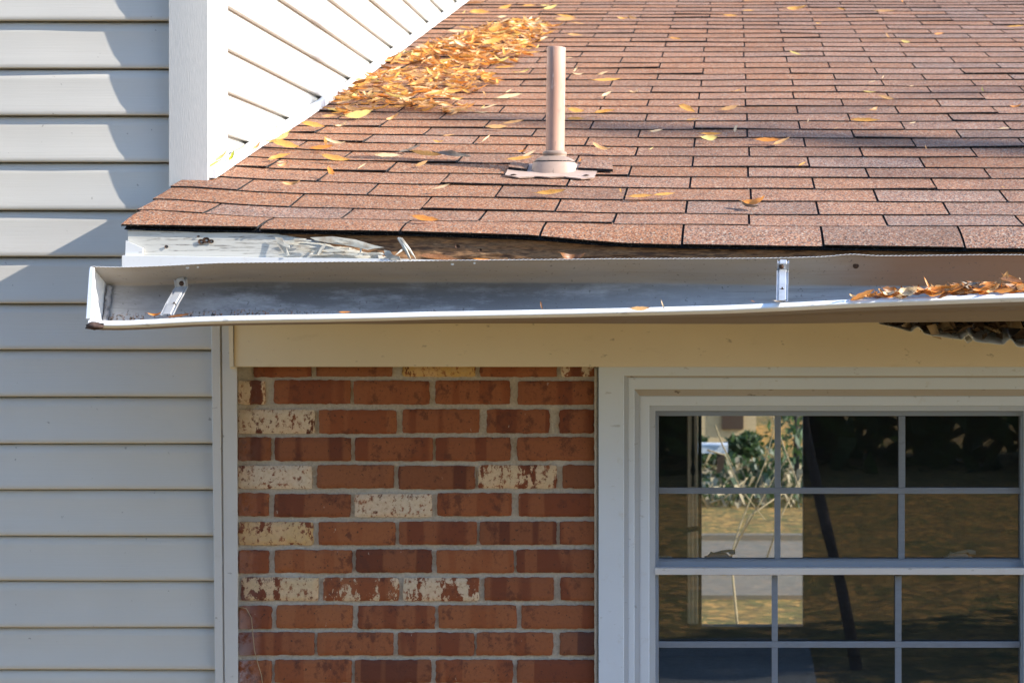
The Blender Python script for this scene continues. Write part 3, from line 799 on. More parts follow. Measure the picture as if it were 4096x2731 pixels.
# inner leaf of the front wall around the window, so no daylight leaks in
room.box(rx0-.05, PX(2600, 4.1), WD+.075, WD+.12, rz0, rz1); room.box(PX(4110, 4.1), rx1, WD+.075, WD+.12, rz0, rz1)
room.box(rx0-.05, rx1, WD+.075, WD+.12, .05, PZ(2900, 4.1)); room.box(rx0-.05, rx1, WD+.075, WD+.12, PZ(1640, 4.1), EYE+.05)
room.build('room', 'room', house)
m = MB(); m.grid(14, 12, lambda u, v: (PX(lerp(2749, 2791, u), RB+.05), RB+.05+.01*math.sin(u*14), lerp(za_, zb2, v)), 0)
m.build('curtain', 'curtain', house)
m = MB()                                            # finial and latch silhouettes on the far casement
fp = [(2772, 1660, 4), (2772, 1760, 5), (2772, 1820, 8), (2772, 1850, 5), (2772, 1880, 11), (2772, 1905, 5), (2772, 1945, 7)]
m.tube([W(a, b, RB-.02) for a, b, c in fp], [c/F*RB for a, b, c in fp], 8)
m.build('finial', 'curtain_dark', house)
m = MB(); m.tube([W(2750, 2118, RB-.02), W(2792, 2112, RB-.02)], .014, 8); m.build('curtain_tie', 'curtain_dark', house)

# ------------------------------------------------------------------ vent pipe
vent = empty('vent_pipe', (0, 0, 0), 'beige painted vent pipe rising from a flashed boot'); vent.parent = house; vent['label'] = 'beige painted vent pipe rising from a flashed boot'
n_, X_ = roof_hit(2222, 690); VB = RS(X_, n_); vd = VB.y+.012
def lathe(m, prof, cx_, cy_, seg=36, mi=0, sq=0):
    vs = []; 
    for r, z in prof:
        for k in range(seg):
            a = 2*math.pi*k/seg; c, s_ = math.cos(a), math.sin(a)
            f = 1/(abs(c)**6+abs(s_)**6)**(1/6) if sq else 1
            vs.append((cx_+r*c*lerp(1, f, sq), cy_+r*s_*lerp(1, f, sq), z))
    fs = [(i*seg+k, i*seg+(k+1) % seg, (i+1)*seg+(k+1) % seg, (i+1)*seg+k) for i in range(len(prof)-1) for k in range(seg)]
    m.add(vs, fs, mi, True)
pxx = PX(2222, vd); rr = 37.5/F*vd; ztop = PZ(190, vd)
m = MB(); zc = PZ(612, vd)
def lp(m): lathe(m, [(rr, zc-.05), (rr, lerp(zc, ztop, .3)), (rr, lerp(zc, ztop, .7)), (rr*1.0, ztop-.002), (rr-.001, ztop), (rr-.005, ztop-.0005), (rr-.006, ztop-.05)], 0, 0)
lp(m); po = m.build('pipe', 'pipe', vent); po.location = (pxx, vd, 0)
# slight lean as in the photo
po.rotation_euler = (0, R(.7), 0); po.location = (pxx-.0105*ztop*1.17+.0105*.3, vd, 0)
po.location.x = pxx-math.tan(R(.7))*(zc+.1)
m = MB()
lathe(m, [(rr+.001, zc+.004), (.0285, zc+.003), (.031, zc-.001), (.031, zc-.006), (.027, zc-.009), (.034, zc-.011), (.047, zc-.017), (.053, zc-.0235)], 0, 0, 36, 0, .35)
lathe(m, [(.053, zc-.0235), (.0555, zc-.025), (.0540, zc-.0265)], 0, 0, 36, 1, .35)
lathe(m, [(.0545, zc-.0265), (.0575, zc-.036), (.0605, zc-.054), (.064, zc-.09)], 0, 0, 36, 2, .45)
bo = m.build('pipe_boot', ['boot', 'edge', 'flange'], vent); bo.location = (pxx-.002, vd, 0)
m = MB()
fc = []
for px, py in ((2020, 712), (2075, 722), (2140, 718), (2200, 721), (2260, 719), (2325, 727), (2378, 724)):
    fc.append(roof_hit(px, py))
def fla(u, v):
    i = u*6; k = min(int(i), 5); t = i-k
    nn = lerp(fc[k][0], fc[k+1][0], t); xx = lerp(fc[k][1], fc[k+1][1], t)
    return RS(lerp(xx, X_+(xx-X_)*1.02, v), nn+v*1.25, .0085+.0015*nz(u*9, v*3, 2)*(1-v))
m.grid(36, 8, fla, 0, True); m.grid(36, 1, lambda u, v: fla(u, 0)+Vector((0, .001, -.0025*(1-v))), 0, False)
flo = m.build('flange', 'flange', vent)
for px, py in ((2055, 714), (2345, 716)):
    m = MB(); n2, x2 = roof_hit(px, py); m.grid(12, 1, lambda u, v, n2=n2, x2=x2: RS(x2, n2, .0098)+Vector((math.cos(u*6.283)*.008*(1-v), math.sin(u*6.283)*.007*(1-v), .002*v)), 0)
    m.build('nail_head', 'screw', flo)
def patch(pl, skew=0):
    m = MB()
    h = [roof_hit(a, b) for a, b in pl]
    def f(u, v):
        nn = lerp(lerp(h[0][0], h[1][0], u), lerp(h[3][0], h[2][0], u), v); xx = lerp(lerp(h[0][1], h[1][1], u), lerp(h[3][1], h[2][1], u), v)
        return RS(xx, nn, .0155-.003*v+.001*nz(u*5, v*5, pl[0][0]))
    m.grid(8, 4, f, 0, True, tabhue=.6, tabdark=.1)
    for s_ in ('b', 'l', 'r'):
        m.grid(8, 1, lambda u, v, s_=s_: (f(u, 0) if s_ == 'b' else f(0, u) if s_ == 'l' else f(1, u))+Vector((0, .001, -.007*(1-v))), 1, False)
    m.build('shingle_patch', ['shingle', 'edge'], vent)
patch([(2034, 691), (2108, 699), (2116, 674), (2046, 667)])
patch([(2312, 694), (2452, 701), (2448, 662), (2340, 654)])

# ------------------------------------------------------------------ gutter (hangs loose: a thing of its own)
GB = 3.444
gut = empty('gutter', W(365, 1066, GB), 'white metal gutter tipped forward and hanging loose below the roof edge', 'gutter'); gut.location = (0, 0, 0)
G_BT = [(355, 1066), (480, 1069), (620, 1065), (900, 1052), (1500, 1046.5), (2000, 1040), (2500, 1036), (2900, 1034), (3124, 1031), (3400, 1025.5), (3700, 1022), (4096, 1018), (5200, 1010)]
G_PH = [(355, 66), (900, 65), (1700, 61), (2300, 57.5), (2900, 53), (3410, 46.5), (3767, 43), (4096, 40.5), (5200, 36)]
PROF = [(0, 0), (.0, -.004), (0, -.03), (0, -.06), (.0005, -.084), (.004, -.088), (.03, -.094), (.058, -.1005), (.067, -.103), (.086, -.1075), (.092, -.105),
        (.094, -.104), (.096, -.090), (.099, -.0895), (.103, -.068), (.1025, -.064), (.108, -.062), (.118, -.043), (.127, -.033), (.127, -.028), (.1330, -.0265), (.1330, -.016), (.1332, -.006), (.1325, -.0038), (.131, -.003), (.1212, -.0035), (.1204, -.006), (.1206, -.012)]
def gpt(px, uv, jag=0.):
    ph = R(stable(px, G_PH)); bz = PZ(stable(px, G_BT), GB); u, v = uv
    f = u*math.cos(ph)+v*math.sin(ph); z = -u*math.sin(ph)+v*math.cos(ph)
    return Vector((PX(px, GB-f), GB-f, bz+z+jag))
def gX(X, uv, jag=0.):                              # same section, at a constant world X
    return None
gx0, gx1 = PX(368, GB), 1.75
def gsec(X, uv, jag=0.):
    px = CX+X/GB*F
    ph = R(stable(px, G_PH)); bz = PZ(stable(px, G_BT), GB); u, v = uv
    f = u*math.cos(ph)+v*math.sin(ph); z = -u*math.sin(ph)+v*math.cos(ph)
    if u < .003 and v > -.06: z += .0045*math.exp(-((px-3405)/75)**2)*(1+v/.06)
    z += .0012*nz(X*2.3, u*20, 1)+.0006*nz(X*9, u*30, 4)
    X += .30*max(f, 0)*max(0, 1-(X-gx0)/.12)
    return Vector((X, GB-f, bz+z+jag))
gx0, gx1 = PX(368, GB), 1.75
m = MB(); nX = 640
stain, back, grit, crease, leaf_reflect = [], [], [], [], []
inner = list(range(0, 11)); outer = list(range(10, len(PROF)))
NL = PROF.index((.1332, -.006))
def trough(ids, mi):
    def fn(u, v):
        k = ids[int(round(v*(len(ids)-1)))]; X = lerp(gx0, gx1, u); i = int(round(u*nX))
        jag = (.0007 if i % 2 else -.0004) if k == 0 else 0.
        p = gsec(X, PROF[k], jag)
        if k == 0: p.y += .0006 if i % 2 else -.0006
        px = CX+X/GB*F
        stain.append(table(px, [(360, .45), (700, .55), (900, 1), (2000, .95), (2600, .5), (3200, .2), (5000, .2)])*({5: 1, 6: 1, 7: .8, 8: .45, 9: .3, 10: .2}.get(k, .35)))
        crease.append({2: .12, 3: .55, 4: 1., 5: 1., 6: .5}.get(k, 0.)*table(px, [(360, .8), (1700, 1), (2500, .5), (3200, .2), (3500, .5)])); leaf_reflect.append((1. if k < 5 else 0.)*table(px, [(3250, 0), (3600, .8), (4300, 1)]))
        back.append(1. if k < 5 else 0.); grit.append((1. if k in (8, 9) else 0.)*table(px, [(360, 1), (1000, 1), (1400, .2), (2000, 0)]))
        return p
    m.grid(nX, len(ids)-1, fn, mi, True)
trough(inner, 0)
na = len(m.v)
def outer_fn(u, v):
    k = outer[int(round(v*(len(outer)-1)))]; stain.append(0.); back.append(0.); grit.append(0.); crease.append(0.); leaf_reflect.append(0.)
    return gsec(lerp(gx0, gx1, u), PROF[k])
# front, split: sheltered face has shade painted in, top flange stays white
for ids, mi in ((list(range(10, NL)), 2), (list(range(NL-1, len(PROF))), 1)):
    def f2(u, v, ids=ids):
        k = ids[int(round(v*(len(ids)-1)))]; stain.append(0.); back.append(0.); grit.append(0.); crease.append(0.); leaf_reflect.append(0.)
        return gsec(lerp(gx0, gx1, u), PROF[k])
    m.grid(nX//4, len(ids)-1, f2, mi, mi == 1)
# outside skin of back and floor, a sheet's thickness away
def f3(u, v):
    k = inner[int(round(v*10))]; stain.append(.3); back.append(.5); grit.append(0.); crease.append(0.); leaf_reflect.append(0.)
    a = PROF[k]; off = (-.0012, 0) if k < 5 else (0, -.0012)
    return gsec(lerp(gx0, gx1, u), (a[0]+off[0], a[1]+off[1]-(.0008 if k == 0 else 0)))
m.grid(nX//4, 10, f3, 2, True)
# inside skin of the front
m.at = {'stain': stain, 'back': back, 'grit': grit, 'crease': crease, 'tan': leaf_reflect}
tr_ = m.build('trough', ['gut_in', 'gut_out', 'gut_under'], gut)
# bright crimped top edge
m = MB()
def hemf(u, v):
    i = int(round(u*nX)); X = lerp(gx0, gx1, u); jag = (.0007 if i % 2 else -.0004)
    p = gsec(X, (0, 0), jag); p.y += (.0006 if i % 2 else -.0006)
    return p+Vector((0, (-.0007, -.0005, .0012)[int(round(v*2))], (-.0002, .0005, .0006)[int(round(v*2))]))
m.grid(nX, 2, hemf, 0, False); m.build('crimped_edge', 'gut_out', gut)
# left end cap: plate, folded rim and the sealant bead inside
m = MB(); ex = gx0+.0005
loop = [PROF[k] for k in range(0, NL+1)]+[PROF[NL+2], (.117, -.0035)]
pv = [gsec(gx0, uv) for uv in loop]; pv = [Vector((p.x-.0035, p.y, p.z)) for p in pv]
pw = [p+Vector((.0035, 0, 0)) for p in pv]; nl = len(pv)
m.add(pv+pw, [tuple(range(nl)), tuple(range(nl, 2*nl))[::-1]]+[(i, (i+1) % nl, nl+(i+1) % nl, nl+i) for i in range(nl)])
m.build('end_cap', 'gut_out', gut)
m = MB()
a, b = gsec(gx0, (.002, -.003)), gsec(gx0, (.120, -.0025))
dn = Vector((0, 0, 0))
nrm = Vector((0, -math.sin(R(66)), math.cos(R(66))))
for (s0, s1) in ((0, 1),):
    p, q = a, b
    xw = 30/F*GB
    m.hexa([p+Vector((-.006, 0, 0)), p+Vector((xw-.010, 0, 0)), q+Vector((xw-.010, 0, 0)), q+Vector((-.008, 0, 0)),
            p+Vector((-.006, 0, 0))+nrm*.002, p+Vector((xw-.012, 0, 0))+nrm*.0035, q+Vector((xw-.012, 0, 0))+nrm*.0035, q+Vector((-.008, 0, 0))+nrm*.002])
m.build('end_cap_rim', 'gut_out', gut, bevel=.001)
m = MB()
def gpx(px, uv): return gsec(PX(px, GB), uv)
sp_ = []
for i in range(26):
    t = i/25; uv = (lerp(.006, .10, t), lerp(-.084, -.103, t)); X = gx0+.006+.020*max(0, (t-.45))*(1 if t > .45 else 0)
    X = gx0+lerp(.010, .006, t)+.004*nz(i*.4, 1, 1)
    sp_.append(gsec(X, uv)+Vector((0, -.002, .001)))
m.tube(sp_, [.0055+.0025*nz(i*.5, 7, 1) for i in range(26)], 8); m.build('sealant_bead', 'sealant', gut)
# rusty lump hanging at the corner
m = MB(); c_ = W(378, 1304, GB-.12)
m.grid(14, 10, lambda u, v: c_+Vector((.019*math.cos(u*6.283)*math.sin(v*3.14159), .010*math.sin(u*6.283)*math.sin(v*3.14159), .0075*math.cos(v*3.14159)))*(1+.5*nz(u*4, v*5, 2)), 0)
m.build('rusty_tab', 'rust', gut)
# hangers
def strap(pts, wdt, name, screw_at, hole_at):
    h = empty(name); h.parent = gut
    m = MB()
    pts = [Vector(p) for p in pts]; cs = [(-.5, .0035), (-.5, .0), (-.30, 0), (-.24, .0035), (.24, .0035), (.30, 0), (.5, 0), (.5, .0035)]
    secs = []
    for i, p in enumerate(pts):
        d = (pts[min(i+1, len(pts)-1)]-pts[max(i-1, 0)]).normalized(); sd_ = Vector((1, 0, 0)); sd_ = (sd_-d*sd_.dot(d)).normalized()
        nn = sd_.cross(d).normalized()
        if nn.y > 0: nn = -nn
        secs.append([p+sd_*(a*wdt)+nn*b for a, b in cs])
    for i in range(len(secs)-1):
        A, B = secs[i], secs[i+1]
        m.add(A+B, [(k, k+1, 9+k, 8+k) for k in range(7)], 0, False)
    m.build('strap', 'hanger', h, solid=.0011)
    m = MB()
    for (p, r, dz_) in ((screw_at, .0055, 0), ):
        m.grid(14, 3, lambda u, v, p=p, r=r: p+Vector((math.cos(u*6.283)*r*(1-v), -.004*min(1, v*2), math.sin(u*6.283)*r*(1-v))), 0)
    m.build('screw', 'screw', h); m = MB()
    p = hole_at
    for (a, b) in ((.0075, .003), (.003, .0075)):
        m.box(p.x-a/2, p.x+a/2, p.y-.0002, p.y+.001, p.z-b*.7, p.z+b*.7)
    m.build('slot', 'screw', h)
    return h
dl = GB+.066
strap([W(722, 1116, dl-.012), W(724, 1124, dl-.016), W(727, 1150, dl-.014), W(722, 1160, dl-.024), W(712, 1178, dl-.040), W(690, 1216, dl-.062), W(668, 1262, dl-.105)],   .027, 'hanger', W(726, 1134, dl-.0215), W(696, 1218, dl-.0705))
dr = GB-.004
strap([W(3133, 1046, dr), W(3133, 1052, dr-.006), W(3132, 1078, dr+.006), W(3130, 1090, dr-.006), W(3130, 1120, dr-.024), W(3129, 1160, dr-.05), W(3128, 1208, dr-.082)],   .0245, 'hanger', W(3126, 1066, dr-.006), W(3129, 1158, dr-.0555))
for px, uv, r in ((744, (.001, -.012), .004), (785, (.001, -.013), .0025), (1806, (.001, -.014), .0035), (1896, (.001, -.010), .0028)):
    m = MB(); p = gpx(px, uv); m.grid(10, 1, lambda u, v, p=p, r=r: p+Vector((math.cos(u*6.283)*r*(1-v), -.0015, math.sin(u*6.283)*r*.7*(1-v))), 0)
    m.build('nail_hole', 'gut_out', gut)
m = MB(); p = gpx(3426, (.001, -.030)); m.grid(14, 3, lambda u, v: p+Vector((math.cos(u*6.283)*.0065*(1-v), -.002-.002*v, math.sin(u*6.283)*.006*(1-v))), 0); m.build('rusty_nail', 'screw', gut)

# ------------------------------------------------------------------ leaves
rl = random.Random(21)
def leaf_mesh(name, matname, shape, seed, wide=.19):
    r = random.Random(seed); m = MB()
    bend = {'flat': r.uniform(.1, .5), 'curled': r.uniform(1.0, 2.4), 'twisted': r.uniform(.3, 1.0)}[shape]
    tw = {'flat': .15, 'curled': .5, 'twisted': 1.5}[shape]*r.choice((-1, 1)); fold = r.uniform(.15, .6)*(1.8 if shape == 'curled' else 1)
    sweep = r.uniform(-.25, .25)
    def fn(u, v):
        s = u-.5; wd = wide*(math.sin(math.pi*min(1, max(0, u))**.85)**.85)*.5+.004
        wd *= 1+.10*math.sin(u*19+seed)+.12*nz(u*6, v*3, seed*1.7)
        t = (v-.5)*2; a = bend*s
        x = math.sin(a)/bend if bend else s; z = (1-math.cos(a))/bend
        y0, z0 = t*wd, abs(t)*wd*fold+.02*nz(u*4, t*2, seed)
        q = tw*s; y, z1 = y0*math.cos(q)-z0*math.sin(q), y0*math.sin(q)+z0*math.cos(q)
        return (x, y+sweep*s*s, z+z1)
    m.grid(10, 4, fn, 0, True, tip=[abs(i/10-.5)*2+.25*abs(j/4-.5) for j in range(5) for i in range(11)])
    m.tube([fn(0, .5), Vector(fn(0, .5))+Vector((-.07, .01, .01)), Vector(fn(0, .5))+Vector((-.14, .015, .03))], .006, 4, tip=1.0)
    me_o = m.build(name, LEAFC[matname]); me = me_o.data; bpy.data.objects.remove(me_o); return me
LM = {}
for ci, c in enumerate(LEAFC):
    for si, s_ in enumerate(('flat', 'curled', 'twisted')):
        LM[(c, s_)] = [leaf_mesh('leaf', c, s_, 100*ci+10*si+k, (.14, .20, .165)[k]) for k in range(3)]
        
def put_leaf(loc, length, color, shape, yaw=0, tilt=0, roll=0, normal=Vector((0, 0, 1)), k=None, wide=1.):
    o = bpy.data.objects.new('leaf', LM[(color, shape)][rl.randrange(3) if k is None else k]); col.objects.link(o)
    q = Vector((0, 0, 1)).rotation_difference(normal) @ Quaternion((0, 0, 1), yaw) @ Quaternion((0, 1, 0), -tilt) @ Quaternion((1, 0, 0), roll)
    o.rotation_mode = 'QUATERNION'; o.rotation_quaternion = q; o.location = loc; v1 = rl.uniform(.85, 1.18); o.scale = (length*v1, length*wide*rl.choice((.7, .85, 1., 1.1, 1.4)), length*rl.uniform(.7, 1.7))
    o['category'] = 'leaf'; return o
RN = Vector((0, -.2954, .9554)); RT = (RN+Vector((0, -.75, .1))).normalized()
CW = {'tan': 'tan', 'orange': 'orange', 'pale': 'pale cream', 'yellow': 'yellow', 'brown': 'dark brown', 'grey': 'grey', 'green': 'bright green', 'gold': 'golden'}
# scattered leaves: photo position, colour, shape, length in photo pixels (horizontal), yaw degrees
SC = []
def a2(*L):
    for e in L: SC.append((1200+e[0]*.5952, e[1]*.5952)+tuple(e[2:]))
def a3(*L):
    for e in L: SC.append((2600+e[0]*.636, e[1]*.636)+tuple(e[2:]))
def a1(*L):
    for e in L: SC.append((e[0]*.5952, e[1]*.5952)+tuple(e[2:]))
a2((1060, 235, 'pale', 'flat', 80, 5), (1115, 208, 'gold', 'flat', 60, -10), (1210, 113, 'gold', 'flat', 100, 4), (1105, 98, 'yellow', 'flat', 22, 60), (1180, 40, 'brown', 'flat', 70, 8),
   (1540, 60, 'gold', 'flat', 60, 0), (1650, 57, 'yellow', 'flat', 50, 0), (1685, 76, 'yellow', 'flat', 60, 25), (1790, 133, 'gold', 'flat', 70, -6), (1785, 155, 'tan', 'flat', 90, 5),
   (2170, 158, 'gold', 'curled', 60, 0), (2240, 150, 'tan', 'twisted', 50, -30), (1380, 80, 'gold', 'twisted', 60, 20), (1360, 132, 'pale', 'flat', 40, 12), (1870, 177, 'tan', 'flat', 50, -8),
   (1850, 258, 'tan', 'flat', 60, 0), (1600, 332, 'yellow', 'flat', 30, 70), (1810, 408, 'pale', 'flat', 36, 0), (1380, 480, 'gold', 'flat', 80, 6), (1490, 525, 'yellow', 'twisted', 80, 8),
   (1560, 376, 'gold', 'flat', 60, 4), (1405, 634, 'pale', 'flat', 36, 40), (1410, 680, 'pale', 'flat', 105, 14), (1155, 740, 'orange', 'twisted', 40, 30), (1280, 742, 'pale', 'flat', 65, 18),
   (1232, 742, 'yellow', 'flat', 28, 50), (1215, 798, 'pale', 'twisted', 75, -8), (1435, 850, 'tan', 'flat', 80, 10), (1325, 881, 'tan', 'flat', 80, 0), (1005, 936, 'tan', 'flat', 50, 10),
   (1250, 970, 'pale', 'twisted', 55, 50), (938, 994, 'gold', 'curled', 64, -10), (745, 1038, 'grey', 'flat', 105, 22), (850, 1080, 'gold', 'flat', 130, -12), (1040, 1086, 'grey', 'flat', 135, -4),
   (600, 1098, 'pale', 'twisted', 112, 0), (820, 1130, 'tan', 'flat', 66, 25), (420, 1146, 'pale', 'flat', 52, 48), (240, 1105, 'gold', 'flat', 136, -14), (90, 875, 'gold', 'flat', 108, -8),
   (285, 886, 'pale', 'curled', 66, 20), (625, 836, 'tan', 'curled', 80, 30), (400, 808, 'yellow', 'flat', 110, 12), (205, 808, 'tan', 'flat', 70, 0), (250, 1008, 'pale', 'curled', 95, -10),
   (180, 985, 'gold', 'twisted', 60, -75), (150, 1027, 'orange', 'flat', 90, 8), (215, 1216, 'orange', 'curled', 98, -55), (935, 1312, 'pale', 'twisted', 84, 16), (1690, 1335, 'gold', 'flat', 125, 3),
   (845, 1512, 'orange', 'flat', 118, -8), (1495, 1052, 'orange', 'curled', 45, 10), (1535, 1068, 'pale', 'flat', 72, 30), (1480, 1105, 'gold', 'flat', 115, 8), (1885, 1112, 'orange', 'curled', 38, 80),
   (1855, 500, 'pale', 'curled', 40, 60), (1870, 535, 'pale', 'curled', 52, 12), (2045, 522, 'pale', 'twisted', 48, 14), (2065, 570, 'gold', 'flat', 104, 8), (2070, 665, 'pale', 'twisted', 60, 30),
   (2245, 657, 'pale', 'curled', 52, 0), (1855, 772, 'gold', 'flat', 80, -6), (2050, 786, 'gold', 'flat', 104, 6), (1855, 830, 'gold', 'flat', 84, 2), (2030, 1047, 'tan', 'curled', 90, -18),
   (2155, 1308, 'gold', 'flat', 30, -70), (2290, 1355, 'gold', 'flat', 96, 2), (1130, 770, 'tan', 'flat', 60, -6), (1040, 768, 'tan', 'flat', 60, 10), (1245, 665, 'tan', 'twisted', 45, -60))
a3((620, 85, 'gold', 'flat', 50, 4), (625, 15, 'gold', 'flat', 60, 0), (925, 90, 'gold', 'curled', 80, 0), (1205, 75, 'gold', 'flat', 36, -10), (1480, 90, 'tan', 'flat', 80, -4), (505, 120, 'gold', 'flat', 66, -3),
   (1060, 168, 'gold', 'curled', 26, 0), (160, 265, 'gold', 'flat', 54, -8), (910, 358, 'yellow', 'flat', 54, -22), (1585, 25, 'orange', 'curled', 30, 90), (1495, 250, 'tan', 'curled', 34, 115),
   (1820, 240, 'orange', 'twisted', 50, 14), (1605, 283, 'yellow', 'flat', 44, -20), (1465, 502, 'pale', 'flat', 20, 60), (1398, 533, 'pale', 'flat', 30, 15), (1645, 559, 'pale', 'flat', 22, 10),
   (1380, 603, 'yellow', 'flat', 52, -8), (1485, 640, 'tan', 'flat', 72, -14), (2090, 592, 'green', 'curled', 30, -70), (540, 602, 'tan', 'twisted', 48, 16), (235, 710, 'gold', 'flat', 80, -26),
   (500, 709, 'tan', 'flat', 86, 14), (265, 776, 'tan', 'flat', 50, 8), (1405, 723, 'tan', 'twisted', 48, 35), (2300, 707, 'orange', 'curled', 66, 5), (995, 778, 'pale', 'flat', 30, 78),
   (1350, 790, 'gold', 'flat', 120, -2), (1645, 806, 'pale', 'twisted', 46, 24), (1172, 828, 'tan', 'flat', 28, 30), (2230, 838, 'pale', 'twisted', 50, 0), (537, 833, 'pale', 'flat', 48, 72),
   (385, 877, 'gold', 'flat', 92, 0), (370, 908, 'yellow', 'twisted', 70, 10), (740, 916, 'orange', 'flat', 100, 2), (825, 925, 'tan', 'flat', 104, 30), (1735, 957, 'tan', 'curled', 28, -70),
   (958, 1056, 'gold', 'flat', 42, 30), (40, 848, 'pale', 'flat', 56, 14), (10, 958, 'yellow', 'flat', 28, 40), (90, 1258, 'gold', 'flat', 108, 10), (2300, 188, 'gold', 'flat', 70, 0),
   (2220, 1200, 'tan', 'flat', 20, 0), (60, 10, 'gold', 'flat', 60, 0))
a1((2230, 650, 'orange', 'twisted', 60, 30), (2290, 640, 'tan', 'flat', 50, 20), (2080, 720, 'brown', 'curled', 50, 60), (2310, 560, 'orange', 'curled', 36, 70),
   (1820, 880, 'orange', 'curled', 50, 50), (1840, 930, 'gold', 'curled', 60, 70), (1790, 990, 'yellow', 'twisted', 80, -10), (1920, 1010, 'gold', 'flat', 140, -12), (1900, 960, 'yellow', 'twisted', 60, 30),
   (1720, 1035, 'tan', 'curled', 60, 40), (1630, 1090, 'pale', 'twisted', 60, 40), (1630, 1010, 'tan', 'curled', 30, 50), (1490, 1170, 'yellow', 'curled', 90, 35), (1565, 1155, 'green', 'curled', 52, 80), (1440, 1200, 'gold', 'flat', 70, 40),
   (1880, 1090, 'gold', 'flat', 88, 20), (1890, 1117, 'pale', 'flat', 36, 0), (1905, 1148, 'tan', 'curled', 52, 30), (1975, 1285, 'tan', 'curled', 80, 4), (1930, 915, 'yellow', 'flat', 36, 30), (2285, 1105, 'gold', 'flat', 70, -5))
loose = []
for px, py, c, s_, ln, yaw in SC:
    n_, x_ = roof_hit(px, py+2); D = rD(n_)
    L = ln/F*D*1.0
    h = .0095+L*.055+L*(.02 if s_ == 'flat' else .12)
    if px < 1010 and py > 560: h += .022; L *= 1.15
    y = R(yaw)
    y = math.atan2(math.sin(y)/.75, math.cos(y))
    o = put_leaf(RS(x_, n_, h), L, c, s_, y, rl.uniform(-.08, .10)*(1 if s_ == 'flat' else 2.5), rl.uniform(-.20, .20)*(1 if s_ == 'flat' else 1.8), RT, wide=1.2)
    o['group'] = 'fallen leaves scattered on the shingles'
    loose.append((n_, x_, c, s_, o, px, py))
# the big dead leaf with a long stem
n_, x_ = roof_hit(3018, 845)
o = put_leaf(RS(x_+.004, n_, .02), .062, 'orange', 'curled', R(-25), .3, .5, RN, 1, 2.3)
loose.append((n_, x_, 'orange', 'broad', o, 3018, 840)); o['group'] = 'fallen leaves scattered on the shingles'
o = put_leaf(RS(x_-.016, n_, .010), .060, 'grey', 'curled', R(-40), -.1, -.4, RN, 1, 2.0)
loose.append((n_, x_-.02, 'grey', 'broad', o, 3000, 845)); o['group'] = 'fallen leaves scattered on the shingles'
ORD = ['first', 'second', 'third', 'fourth', 'fifth', 'sixth', 'seventh', 'eighth', 'ninth', 'tenth', 'eleventh', 'twelfth', 'thirteenth', 'fourteenth', 'fifteenth', 'sixteenth', 'seventeenth', 'eighteenth', 'nineteenth', 'twentieth']+[f'{k}th' for k in range(21, 60)]
def near(px, py):
    if px < 1420 and py > 300: return 'by the low end of the white wall'
    if px < 1800 and py <= 300: return 'beside the leaf drifts'
    if px < 2180: return 'left of the vent pipe'
    if px < 2480: return 'close to the vent pipe'
    if px < 3200: return 'right of the vent pipe'
    return 'towards the right edge'
bucket = {}
for t in sorted(loose, key=lambda t: -t[6]):
    bucket.setdefault((t[2], t[3], near(t[5], t[6])), []).append(t)
for (c, s_, wh), L in bucket.items():
    for i, t in enumerate(L):
        pre = '' if len(L) == 1 else (ORD[i]+' from the eave of ')
        if len(L) == 1: t[4]['label'] = f'{CW[c]} {s_} leaf on shingles {wh}'
        else: t[4]['label'] = f'{ORD[i]} lowest {CW[c]} {s_} leaf on shingles {wh}'

# two leaf drifts
def inside(p, poly):
    c = False; j = len(poly)-1
    for i in range(len(poly)):
        if (poly[i][1] > p[1]) != (poly[j][1] > p[1]) and p[0] < (poly[j][0]-poly[i][0])*(p[1]-poly[i][1])/(poly[j][1]-poly[i][1])+poly[i][0]: c = not c
        j = i
    return c
LOW = [(200, 745), (300, 650), (520, 520), (660, 480), (850, 500), (990, 482), (1240, 505), (1350, 560), (1260, 610), (1130, 640), (1000, 660), (1120, 720), (1160, 740), (1060, 770), (820, 765), (700, 730), (500, 775), (290, 790)]
UPP = [(730, 440), (560, 430), (640, 395), (800, 345), (940, 310), (1100, 265), (1180, 225), (1280, 185), (1400, 160), (1560, 155), (1640, 180), (1760, 192), (1680, 225), (1630, 260), (1640, 300), (1560, 310), (1480, 400), (1420, 440), (1200, 455), (960, 465)]
def dist_edge(p, poly):
    best = 1e9
    for (ax, ay), (bx, by) in zip(poly, poly[1:]+poly[:1]):
        dx, dy = bx-ax, by-ay; t = max(0, min(1, ((p[0]-ax)*dx+(p[1]-ay)*dy)/(dx*dx+dy*dy+1e-9)))
        best = min(best, math.hypot(p[0]-ax-dx*t, p[1]-ay-dy*t))
    return best
PILEC = ['tan']*8+['gold']*6+['orange']*6+['pale']*3+['yellow']*1+['brown']*2
bulk = MB(); bulkm = []
def bulk_leaf(loc, L, c, s_, yaw, tilt, roll):
    me = LM[(c, s_)][rl.randrange(3)]
    q = Vector((0, 0, 1)).rotation_difference(RN) @ Quaternion((0, 0, 1), yaw) @ Quaternion((0, 1, 0), -tilt) @ Quaternion((1, 0, 0), roll)
    vs = [loc+q @ (v.co*L) for v in me.vertices]
    mi = list(LEAFC).index(c)
    bulk.add(vs, [tuple(p.vertices) for p in me.polygons], mi, True, tip=[d.value for d in me.attributes['tip'].data])
NIND = {'lower': 42, 'upper': 38}
